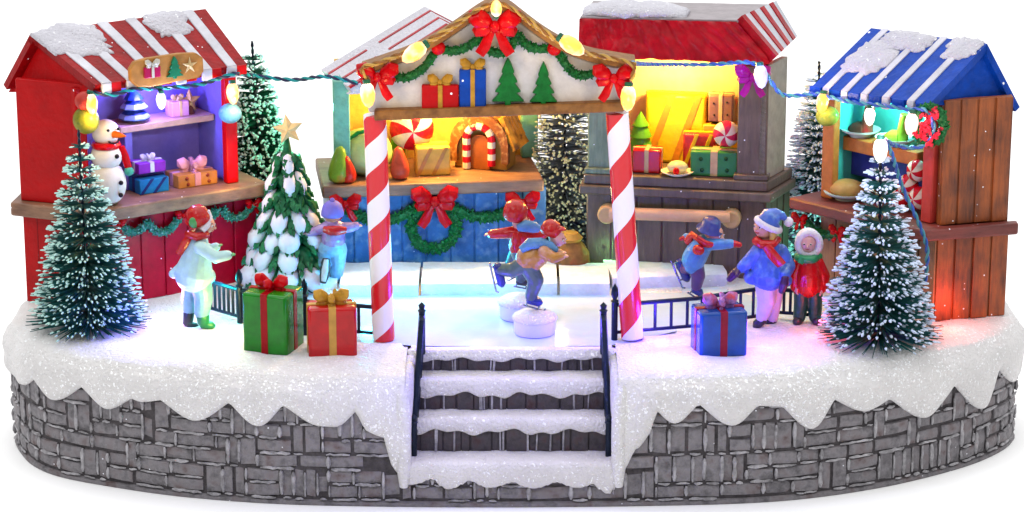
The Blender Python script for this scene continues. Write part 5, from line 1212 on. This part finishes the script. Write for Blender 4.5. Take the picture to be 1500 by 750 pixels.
for k in range(4):
    uu = um + hw * .62 + .11 * k * 0
    for j in range(4): mb.tube([FH.p(um + hw * (.78 + .12 * k), c2 + H_ * (.98 - .14 * k), -.15 - .13 * j), FH.p(um + hw * (.9 + .13 * k), c2 + H_ * (.83 - .14 * k), -.15 - .13 * j)], [.075, .085], 8)
mb.build('roof', C('biscuit roof', (.56, .3, .05), .4, .4, wash=(.1, .05, .02)), t)
dr, dh = hw * .5, H_ * .78
mb = MB(); mb.prism(FH, arc_out(um, c2 + .005, dr * .72, dh * .82), -.2, -.09); mb.build('door', C('choc door', (.3, .11, .03), .4), t, bevel=.01)
mb = MB(); ph = arc_out(um, c2 + .02, dr * .88, dh, 20); tot = 0
Pth = [FH.p(a, b, -.07) for a, b in ph]; Pf = []
for a, b in zip(Pth, Pth[1:]):
    m_ = max(1, int((b - a).length / .03)); Pf += [a.lerp(b, q / m_) for q in range(m_)]
for i in range(0, len(Pf) - 3, 3): mb.mi = (i // 3) % 2; mb.tube([Pf[i], Pf[i + 1], Pf[i + 2], Pf[i + 3]], .062, 9)
mb.build('candy_arch', [icing, C('candy red', (.62, .02, .04), .25)], t)
shelf_gift(FC, 610, 660, 257, 214, -.15, .42, (C('yellow wrap', (.72, .46, .1), .4), C('gold rib', (.5, .25, .05))), 'yellow present with slanting ribbon on the blue booth counter', vb=c2, diag=True, bows=0)
def candy_ball(F, x, y, w, r, cols, label, sticks=False, squash=1, vb=None):
    u, v = F.hit(x, y, w); c = F.p(u, v, w); mb = MB(); n = 24; nv = 12
    for a in range(n):
        mb.mi = (a // 3) % 2
        for b in range(nv):
            P = []
            for (aa, bb) in ((a, b), (a + 1, b), (a + 1, b + 1), (a, b + 1)):
                tw = 2 * PI * aa / n + .9 * bb / nv; ph = PI * bb / nv
                P.append(c + F.d * (r * math.sin(ph) * math.cos(tw)) + F.z * (r * squash * math.sin(ph) * math.sin(tw)) + F.n * (r * .8 * math.cos(ph)))
            q = mb.add(P); mb.face([q, q + 1, q + 2, q + 3])
    tt = thing('peppermint_candy', c - zC * r, label, 'candy'); mb.build('candy', cols, tt, ang=80)
candy_ball(FC, 603, 188, -.6, .34, [C('candy white', (.8, .75, .6)), C('candy red', (.62, .02, .04), .25)], 'red and white swirl candy above the yellow present in the blue booth')
mb = MB(); u, v = FC.hit(535, 242, -.3); mb.ball(FC.p(u, c2 + .36, -.35), (.42, .36, .36), 20, 12); t = thing('striped_ball', FC.p(u, c2, -.35), 'big pale green ball behind the left candy pole', 'ball')
mb.build('ball', C('pale green', (.5, .6, .28), .35), t, ang=80)
mb = MB(); mb.tube([FC.p(u, c2 + .36, -.35) + (FC.d * math.cos(a) * .425 * .7 + zC * math.sin(a) * .365 + FC.n * .25 * abs(math.cos(a) * .2 + .8)) for a in [PI * k / 10 * 1.2 - .3 for k in range(11)]], .03, 6); mb.build('stripe', M['leaf'], t)
def pear(F, x, yb, w, h, r, mat, label, vb, lean=0, name='pear_candy', cat='candy'):
    u, _ = F.hit(x, yb, w); p = F.p(u, vb, w); mb = MB(); q = [p + zC * (h * t) + F.d * (lean * t * t) for t in (0.0, .08, .25, .5, .75, .93, 1)]
    mb.tube(q, [r * .4, r * .85, r, r * .85, r * .6, r * .42, r * .1], 14, ref=F.d); t = thing(name, p, label, cat); mb.build('body', mat, t, ang=80)
pear(FC, 496, 252, .08, .56, .17, C('pear green', (.25, .4, .06), .3, .4, scale=3, wash=(.6, .08, .03), washscale=3), 'green pear shaped sweet at the left end of the blue booth counter', c2, .04)
pear(FC, 510, 253, .1, .42, .13, C('pear scarlet', (.62, .06, .03), .3, .4), 'red sweet leaning on the green pear shaped sweet in the blue booth', c2, -.05)
pear(FC, 586, 255, -.02, .5, .15, C('pear red', (.6, .12, .06), .3, .4), 'red pear shaped sweet just right of the left candy pole', c2, -.03)
pear(FC, 582, 200, -.75, .85, .13, C('pickle', (.2, .36, .03), .3, .4), 'tall green sweet behind the left candy pole', c2, .05)
# brown booth
yel = C('yellow wrap2', (.82, .62, .04), .35, .12)
u0, v0 = FB.hit(945, 250, -.85); u1, v1 = FB.hit(1035, 140, -.85)
g_ = gift(FB, u0, u1, c3, v1, -1.15, -.8, (yel, C('amber rib', (.7, .34, .05))), 'big yellow present with slanting pale ribbons at the back of the brown booth', GS, diag=True, bows=0)
shelf_gift(FB, 926, 968, 243, 211, -.15, .32, (C('gift red', (.6, .008, .015), .25, .25), C('gold2', (.66, .5, .3))), 'red present beside the right candy pole on the brown booth counter', vb=c3, bows=.0)
shelf_gift(FB, 1000, 1048, 235, 186, -.55, .3, (C('rose wrap', (.62, .08, .08), .3), yel), 'tall rosy red present behind the green one in the brown booth', vb=c3, bows=0, diag=True)
shelf_gift(FB, 1011, 1081, 250, 217, -.12, .36, (C('bottle green', (.06, .24, .09), .3), C('tan rib', (.7, .5, .3))), 'green dotted present at the front of the brown booth counter', vb=c3, bows=0, dots=C('dot dark', (.02, .08, .03)))
pk = FB.hit(1044, 212, -.3)[1]
shelf_gift(FB, 1037, 1074, 178, 141, -.75, .3, (C('mauve wrap', (.26, .15, .13), .35), C('tan rib', (.7, .5, .3))), 'brown dotted present at the upper right of the brown booth', bows=0, dots=M['black'])
u0, v0 = FB.hit(1030, 181, -.75); u1, _ = FB.hit(1090, 181, -.75)
mb = MB(); mb.box(FB, u0, u1 + .1, c3, v0 - .012, -1.05, -.72); t = thing('crate', FB.p((u0 + u1) / 2, c3, -.9), 'ochre crate under the brown dotted present in the brown booth', 'crate'); mb.build('crate_body', C('ochre', (.66, .4, .06)), t, bevel=.02)
candy_ball(FB, 1064, 196, -.32, .2, [C('candy white', (.8, .75, .6)), C('candy pink', (.66, .06, .14), .25)], 'pink and white candy ball resting on the green dotted present')
u, _ = FB.hit(992, 245, -.08); p = FB.p(u, c3, -.1)
t = thing('plate', p, 'white plate with a strawberry on the brown booth counter', 'plate'); mb = MB(); mb.lathe(p, [(.1, 0), (.13, .01), (.24, .06), (.25, .075), (.2, .06), (.1, .03)], 20); mb.build('plate_dish', C('china', (.8, .78, .7), .2, .05), t)
mb = MB(); mb.ball(p + zC * .13, (.16, .14, .1), 12, 8); mb.build('cream_cake', C('cream cake', (.8, .7, .4)), t); mb = MB(); mb.ball(p + zC * .1 + FB.n * .15, (.05, .04, .06), 10, 8); mb.build('strawberry', M['bow'], t)
u, _ = FB.hit(938, 240, -.6); p = FB.p(u, c3, -.6); mb = MB(); mb.lathe(p, [(.03, 0), (.03, .25), (.2, .26), (.12, .45), (.17, .46), (.1, .62), (.13, .63), (0, .85)], 10); t = thing('small_fir_tree', p, 'small green fir tree behind the red present in the brown booth', 'tree'); mb.build('crown', C('fir lime', (.12, .32, .04)), t)
# wooden booth shelf
def dish(F, x, w, vb, r, label, top=None):
    u, _ = F.hit(x, 200, w); p = F.p(u, vb, w); t = thing('dish', p, label, 'dish'); mb = MB()
    mb.lathe(p, [(r * .5, 0), (r * .55, .03), (r * .95, .09), (r, .12), (r * .9, .115), (r * .4, .05)], 20); mb.build('bowl', C('mint china', (.72, .82, .76), .25, .1), t); return p
def boot(F, p, s, mat, label):
    mb = MB(); q = p + zC * .06
    mb.tube([q - F.d * .16 * s, q - F.d * .04 * s + zC * .03 * s, q + F.d * .12 * s + zC * .06 * s], [.09 * s, .13 * s, .12 * s], 12, ref=zC)
    mb.tube([q + F.d * .1 * s, q + F.d * .13 * s + zC * .18 * s, q + F.d * .17 * s + zC * .42 * s], [.11 * s, .085 * s, .075 * s], 12)
    t = thing('boot_ornament', p, label, 'ornament'); mb.build('boot', mat, t, ang=70)
p = dish(FR, 1260, -.48, v4, .3, 'pale dish under the brown boot on the wooden booth shelf'); boot(FR, p, 1, C('boot brown', (.2, .08, .05), .3, .5, wash=(.4, .02, .03)), 'brown and red boot in a dish on the wooden booth shelf')
p = dish(FR, 1312, -.45, v4, .3, 'pale dish under the green boot on the wooden booth shelf'); boot(FR, p, 1, C('boot green', (.3, .42, .04), .3, .4), 'lime green boot in a dish on the wooden booth shelf')
p = dish(FR, 1243, -.22, c4, .34, 'wide pale dish of bread on the wooden booth counter')
mb = MB(); mb.ball(p + zC * .16, (.26, .2, .14), 14, 10); t = thing('bread_loaf', p + zC * .1, 'round golden loaf in the dish on the wooden booth counter', 'bread'); mb.build('loaf', C('bread', (.66, .4, .16)), t, ang=80)
for k, (x, y, r) in enumerate(((1330, 272, .17), (1343, 250, .16), (1318, 292, .15), (1346, 290, .17))):
    candy_ball(FR, x, y, -.25, r, [C('candy white', (.8, .75, .6)), C('candy red', (.62, .02, .04), .25)], ['red and white candy in the middle of the heap in the wooden booth', 'topmost red and white candy in the wooden booth', 'lowest left red and white candy in the wooden booth', 'red and white candy nearest the right post of the wooden booth'][k])
mb = MB(); p = gnd(862, 424, GZ) ; p = V((gnd(836, 420).x, gnd(836, 400).y, GZ)); mb.tube([p, p + zC * .12, p + zC * .34, p + zC * .5, p + zC * .56], [.26, .31, .29, .18, .06], 16); t = thing('sack', p, 'round tan sack behind the two skaters at the foot of the dark tree', 'sack'); mb.build('sack_body', C('sackcloth', (.32, .17, .06), .55, .5, wash=(.3, .06, .03), washscale=3), t, ang=80)
mb = MB(); mb.lathe(p + zC * .5, [(.16, 0), (.2, .06), (.12, .14)], 12); mb.build('sack_neck', C('sack neck', (.55, .35, .1)), t)

# ================================================================== fences and handrails
def fence(P, h, label, n=9, posts=(0, 1), gap=.1):
    """P: two or more ground points; rails, pickets and finial posts"""
    t = thing('fence', P[0], label, 'fence', 'low iron fences round the rink')
    for hh, rr in ((h, .032), (gap, .026)):
        rails = MB(); rails.tube([p + zC * hh for p in P], rr, 8); rails.build('rail', M['iron'], t)
    pk = MB(); L = sum((b - a).length for a, b in zip(P, P[1:])); acc = 0
    for a, b in zip(P, P[1:]):
        d = (b - a).length; m = max(1, int(round(n * d / L)))
        for k in range(m):
            q = a.lerp(b, (k + .5) / m); pk.tube([q + zC * gap, q + zC * h], .022, 6)
    pk.build('pickets', M['iron'], t)
    for i in posts:
        q = P[i]; mb = MB(); mb.lathe(q, [(.045, -.02), (.045, h + .04), (.06, h + .06), (.03, h + .09), (.055, h + .16), (.045, h + .24), (.0, h + .32)], 10); mb.build('post', M['iron'], t)
def G(*a): return [gnd(x, y) for x, y in a]
fence(G((306, 460), (352, 474)), .5, 'short dark fence behind the white coated child', 7, (1,))
fence(G((352, 474), (447, 489)), .5, 'dark fence behind the green present', 7, (1,))
fence(G((447, 489), (560, 499)), .48, 'dark fence from the red present to the left candy pole', 5, ())
fence(G((900, 497), (1018, 487), (1112, 472)), .5, 'dark fence from the right candy pole to the blue coated girl', 10, (0,))
fence(G((1124, 466), (1200, 472)), .44, 'short dark fence behind the two standing children', 8, ())
for (tx, ty, bx_, by_, lab) in ((614, 500, 606, 655, 'left dark handrail going down the snowy steps'), (880, 500, 893, 655, 'right dark handrail going down the snowy steps')):
    a = gnd(tx, ty); sg_ = 1 if tx < 750 else -1; a = V(((SX0 if sg_ > 0 else SX1) + sg_ * .06, SY0 - .02, GZ)); b = V(((SF0 if sg_ > 0 else SF1) + sg_ * .07, SY[2] - .17, SZ[2]))
    t = thing('handrail', a, lab, 'handrail', 'handrails of the steps'); h = .5
    for q, hh in ((a, .6), (b, .5)):
        mb = MB(); mb.lathe(q, [(.045, -.05), (.045, hh - .05), (.06, hh - .02), (.035, hh), (.05, hh + .05), (.0, hh + .1)], 10); mb.build('post', M['iron'], t)
    mb = MB(); mb.tube([a + zC * h, a + zC * h + V((0, -.12, -.04)), b + zC * (h - .1)], .045, 8); mb.tube([a + zC * .15, b + zC * .12], .036, 8)
    for k in range(1, 5): q = a.lerp(b, k / 5); mb.tube([q + zC * .12, q + zC * (h - .04)], .022, 6)
    mb.build('rail', M['iron'], t)

# ================================================================== strings of lights
GLOW = {'warm': glow('warm bulb', (1, .42, .05), 2.0), 'white': glow('white bulb', (1, .94, .8), 2.2), 'cool': glow('cool bulb', (.3, .36, 1), 1.7), 'pink': glow('pink bulb', (1, .55, .5), 1.9), 'hot': glow('bright warm bulb', (1, .46, .06), 2.2)}
M['cable_teal'] = C('teal cable', (.04, .34, .36), .3); M['cable_dark'] = C('dark cable', (.05, .05, .1), .3); M['cable_white'] = C('white cable', (.14, .38, .45), .3); M['cable_red'] = C('red cable', (.5, .05, .1), .3); M['cable_blue'] = C('blue cable', (.1, .2, .55), .3)
def bulb(parent, p, ax, kind, s=1.0, cap='garland'):
    s *= .78
    R = V((0, 0, 1)).rotation_difference(V(ax).normalized()).to_matrix(); mb = MB()
    mb.lathe(p, [(.05 * s, 0), (.085 * s, .05 * s), (.1 * s, .14 * s), (.085 * s, .23 * s), (.05 * s, .3 * s), (.0, .33 * s)], 14, R); b = mb.build('bulb', GLOW[kind], parent, ang=80)
    mb = MB(); mb.lathe(p, [(.045 * s, -.05 * s), (.055 * s, -.04 * s), (.055 * s, .02 * s)], 10, R); mb.build('socket', C('socket', (.03, .12, .08)), b)
LAMPS = []
def light(p, rgb, pw, r=.07, name='bulb_light'): LAMPS.append(lamp(name, p, rgb, pw, r))
def string(name_label, pts, mats, parts): 
    t = thing('light_string', pts[0], name_label, 'light string', 'strings of lights')
    mb = MB(); rope_mesh(mb, pts, .031, 3.6, 6); mb.build('wire', mats, t); 
    for p, ax, kind, s in parts: bulb(t, p, ax, kind, s)
    return t
WARM, WHT, COOL = (1, .66, .25), (1, .93, .82), (.55, .6, 1)
s1 = [FL.at(x, y, w) for x, y, w in ((128, 134, .2), (150, 138, .3), (172, 138, .32), (195, 131, .33), (240, 129, .34), (292, 124, .42), (330, 112, .34), (348, 108, .3))] + [at(380, 112, 1.0), at(430, 117, 1.2), at(478, 112, FC.p(0, 0, .3).y), at(524, 122, FC.p(0, 0, .42).y)]
bp1 = [FL.at(132, 138, .34), FL.at(236, 136, .36), FL.at(340, 122, .36)]
st1 = string('teal string of lights along the red booth eave to the blue booth', s1, [M['cable_teal'], M['cable_dark']], [(bp1[0], (.15, -.3, -1), 'warm', 1.15), (bp1[1], (0, -.1, -1), 'cool', .95), (bp1[2], (.05, -.2, -1), 'warm', 1.2)])
ap = [(727, 22, (0, -.6, 1), 'hot', 1.0), (622, 66, (-.8, -.2, -.55), 'warm', 1.45), (822, 56, (.85, -.2, -.55), 'warm', 1.45), (537, 122, (.1, -.2, -1), 'hot', 1.3), (921, 126, (-.05, -.2, -1), 'hot', 1.35)]
s2 = [FA.at(x, y, .42) for x, y in ((540, 118), (530, 100), (560, 90), (610, 68), (650, 46), (690, 20), (727, 4), (765, 22), (812, 55), (850, 74), (900, 86), (928, 96), (924, 118))]
st2 = string('golden string with big warm bulbs along the arch roof', s2, [C('gold cable', (.6, .42, .15)), C('brown cable', (.3, .16, .06))], [(FA.at(x, y, .44), ax, k, s) for x, y, ax, k, s in ap])
yB = FB.p(0, 0, .5).y
s3 = [FA.at(926, 92, .35), at(945, 94, AY + .9), at(1000, 95, yB - .35), at(1050, 94, yB - .3), at(1095, 91, yB - .55), at(1116, 100, yB - .7), at(1128, 118, yB - .75), at(1145, 138, yB - .7), at(1168, 140, yB - .5), at(1192, 137, B3.y - .3)] + [FR.at(x, y, .34) for x, y in ((1215, 142), (1250, 150), (1290, 154), (1330, 160), (1356, 162))] + [FR.at(1368, 190, .3), FR.at(1350, 214, .3), FR.at(1315, 214, .4), at(1296, 206, -2.3), at(1306, 225, -2.2), at(1322, 275, -1.75), at(1345, 325, -1.72), at(1358, 365, -1.66), at(1355, 412, -1.62)]
st3 = string('blue and white string of lights from the arch to the wooden booth', s3, [M['cable_blue'], M['cable_white']], [(at(1113, 96, yB - .78), (.1, -.3, -1), 'cool', 1.3), (FR.at(1206, 137, .36), (-.1, -.2, -1), 'warm', 1.15), (FR.at(1274, 158, .38), (0, -.2, -1), 'white', 1.0), (FR.at(1337, 166, .38), (-.1, -.2, -1), 'pink', 1.25), (at(1290, 203, -2.62), (0, -.1, -1), 'white', 1.3)])
# decorations tied round the bulbs
def puff(p, r, mat, name, label, cat, n=16, seed=0):
    rn = random.Random(seed); t = thing(name, p, label, cat); mb = MB()
    for k in range(n):
        a = V((rn.gauss(0, 1), rn.gauss(0, .6), rn.gauss(0, 1))).normalized(); mb.tube([p, p + a * r * .6, p + a * r], [r * .14, r * .3, r * .12], 6, flatten=.5)
    mb.build('petals', mat, t)
u, v = FB.hit(1103, 112, .35); mb = MB(); bow_mesh(mb, FB, u, v, .36, .46); p = FB.p(u, v, .36); o_ = mb.build('ribbon_bow', C('purple bow', (.42, .02, .28), .22), None, loc=p); tag(o_, 'purple ribbon bow under the cool white bulb on the brown booth post', 'bow')
mb = MB(); p = FL.at(126, 176, .26); mb.ball(p, (.19, .15, .2), 14, 10); t = thing('ornament_ball', p, 'yellowish green ornament hanging under the left bulb of the red booth', 'ornament'); mb.build('ball', C('olive', (.35, .34, .05), .3, .5, wash=(.02, .12, .04)), t, ang=80); mb = MB(); mb.ball(p + V((0, -.02, .28)), (.15, .13, .14), 12, 8); mb.build('cap', C('red cap', (.6, .1, .08)), t)
mb = MB(); p = FL.at(337, 166, .22); mb.ball(p, (.17, .13, .15), 14, 10); t = thing('ornament_ball', p, 'pale blue ornament under the right bulb of the red booth', 'ornament'); mb.build('ball', C('pale blue', (.2, .45, .6), .3, .4), t, ang=80)
mb = MB(); p = FR.at(1212, 170, .3); mb.ball(p, (.17, .13, .15), 14, 10); t = thing('ornament_ball', p, 'green and gold ornament under the left bulb of the wooden booth', 'ornament'); mb.build('ball', C('lime gold', (.4, .45, .1), .3, .5, wash=(.1, .3, .1)), t, ang=80)
FW = Frame(FR.p(LR, 0, .2), (1, -.35)); u, v = FW.hit(1362, 182, 0); wp = FW.p(u, v, 0)
t = thing('wreath', wp, 'small green wreath with red flowers on the corner of the wooden booth', 'wreath')
mb = MB(); garland_mesh(mb, [FW.p(u + .2 * math.cos(a), v + .24 * math.sin(a), .02) for a in [2 * PI * k / 10 for k in range(11)]], .09, 220, 51, 4); mb.build('ring', [M['green'], M['leaf']], t)
mb = MB(); rn = random.Random(4)
for k in range(20):
    a = 2 * PI * rn.random(); rr_ = rn.random() ** .5; q = FW.p(u - .02 + .2 * rr_ * math.cos(a), v + .26 * rr_ * math.sin(a), .08 + .06 * rn.random())
    for _ in range(5):
        e = V((rn.gauss(0, 1), rn.gauss(0, 1), rn.gauss(0, 1))).normalized(); mb.tube([q, q + e * .05, q + e * .085], [.02, .035, .008], 6, flatten=.5)
mb.build('flowers', C('wreath red', (.62, .06, .1), .3, .4), t)

# ================================================================== light
for p, c, w in ((bp1[0], WARM, 26), (bp1[1], COOL, 60), (bp1[2], WARM, 26)): light(p + FL.n * .22 - zC * .3, c, w)
light(FL.p(LF * .45, EV - .25, -.45), (.30, .24, 1), 120, .12, 'booth_or_tree_light')
light(FL.p(LF * .8, ctop + .25, .35), (1, .6, .15), 14, .1, 'booth_or_tree_light')
light(FC.p(LC * .5, EV2 - .3, -.3), (1, .56, .12), 430, .12, 'booth_or_tree_light')
light(FC.p(LC * .04, EV2 - .45, -.35), (.1, 1, .5), 72, .1, 'booth_or_tree_light')
light(FB.p(LB * .45, EV3 - .22, -.5), (1, .66, .12), 304, .12, 'booth_or_tree_light')
light(FR.p(LR * .45, E4 - .25, -.3), (.4, 1, .88), 96, .1, 'booth_or_tree_light')
for x, y, ax, k, s in ap: light(FA.at(x, y + 4, .44) + V((0, -.35, -.1)), WARM, 7 if k == 'warm' else 9)
light(at(1112, 112, yB - 1.15), (.35, .25, 1), 45); light(FR.at(1200, 155, .65), WARM, 16); light(at(822, 290, 1.35), (1, .9, .5), 12, .1, 'booth_or_tree_light'); light(FR.at(1340, 190, .7), (1, .3, .3), 24); light(at(1290, 218, -2.95), (.7, .78, 1), 45)  # the pale yellow lamp is added before the dark tree to brighten it
# coloured lamps without fixtures, added to tint the rink and snow
for px, py, h, c, w in ((690, 450, .9, (.02, .7, 1), 36), (840, 500, .3, (.1, .04, 1), 16), (710, 502, .3, (.1, .04, 1), 16), (640, 498, .5, (.1, .04, 1), 22), (315, 470, .6, (.02, .9, .8), 30), (255, 475, .4, (.7, .3, 1), 18), (330, 495, .35, (1, .9, .25), 14), (965, 500, .35, (.12, .03, 1), 34), (1110, 512, .3, (.14, .03, 1), 26), (985, 528, .35, (.12, .05, 1), 26), (205, 503, .35, (.08, .1, 1), 24), (1205, 494, .25, (1, .06, .06), 10), (1395, 482, .3, (1, .1, .08), 13), (885, 398, .4, (.3, 1, .3), 20), (540, 440, .5, (.02, .6, 1), 28), (640, 590, .5, (.08, .04, 1), 20), (800, 560, .5, (.08, .04, 1), 12), (240, 400, .5, (1, .1, .6), 10), (1195, 400, .5, (.2, 1, .6), 10)):
    light(gnd(px, py) + zC * h, c, w * 1.7, .12, 'added_tint_light')
W = bpy.data.worlds.new('World'); SC.world = W; W.use_nodes = True; nt = W.node_tree; bg = nt.nodes['Background']
tc = nt.nodes.new('ShaderNodeTexCoord'); sx = nt.nodes.new('ShaderNodeSeparateXYZ'); nt.links.new(tc.outputs['Generated'], sx.inputs[0])
mr = nt.nodes.new('ShaderNodeMapRange'); mr.inputs[1].default_value = -.35; mr.inputs[2].default_value = .6; mr.inputs[3].default_value = .2; mr.inputs[4].default_value = 1.08; nt.links.new(sx.outputs[1], mr.inputs[0])
m2 = nt.nodes.new('ShaderNodeMapRange'); m2.inputs[1].default_value = .4; m2.inputs[2].default_value = .92; m2.inputs[3].default_value = 0; m2.inputs[4].default_value = 1.7; nt.links.new(sx.outputs[2], m2.inputs[0])
ad = nt.nodes.new('ShaderNodeMath'); nt.links.new(mr.outputs[0], ad.inputs[0]); nt.links.new(m2.outputs[0], ad.inputs[1]); nt.links.new(ad.outputs[0], bg.inputs['Strength']); bg.inputs['Color'].default_value = (1, 1, 1, 1)
def area(name, loc, tgt, size, power, rgb=(1, 1, 1)):
    l = bpy.data.lights.new(name, 'AREA'); l.energy = power; l.size = size; l.color = rgb; o = bpy.data.objects.new(name, l); COL.objects.link(o); o.location = loc
    o.rotation_euler = (V(tgt) - V(loc)).to_track_quat('-Z', 'Y').to_euler()
area('key_softbox', (-9, -17, 17), (0, 0, 2), 5, 700); area('fill_softbox', (12, -16, 12), (0, 0, 2), 8, 150)
SC.view_settings.view_transform = 'Standard'; SC.view_settings.look = 'None'; SC.view_settings.exposure = 0; SC.view_settings.gamma = 1
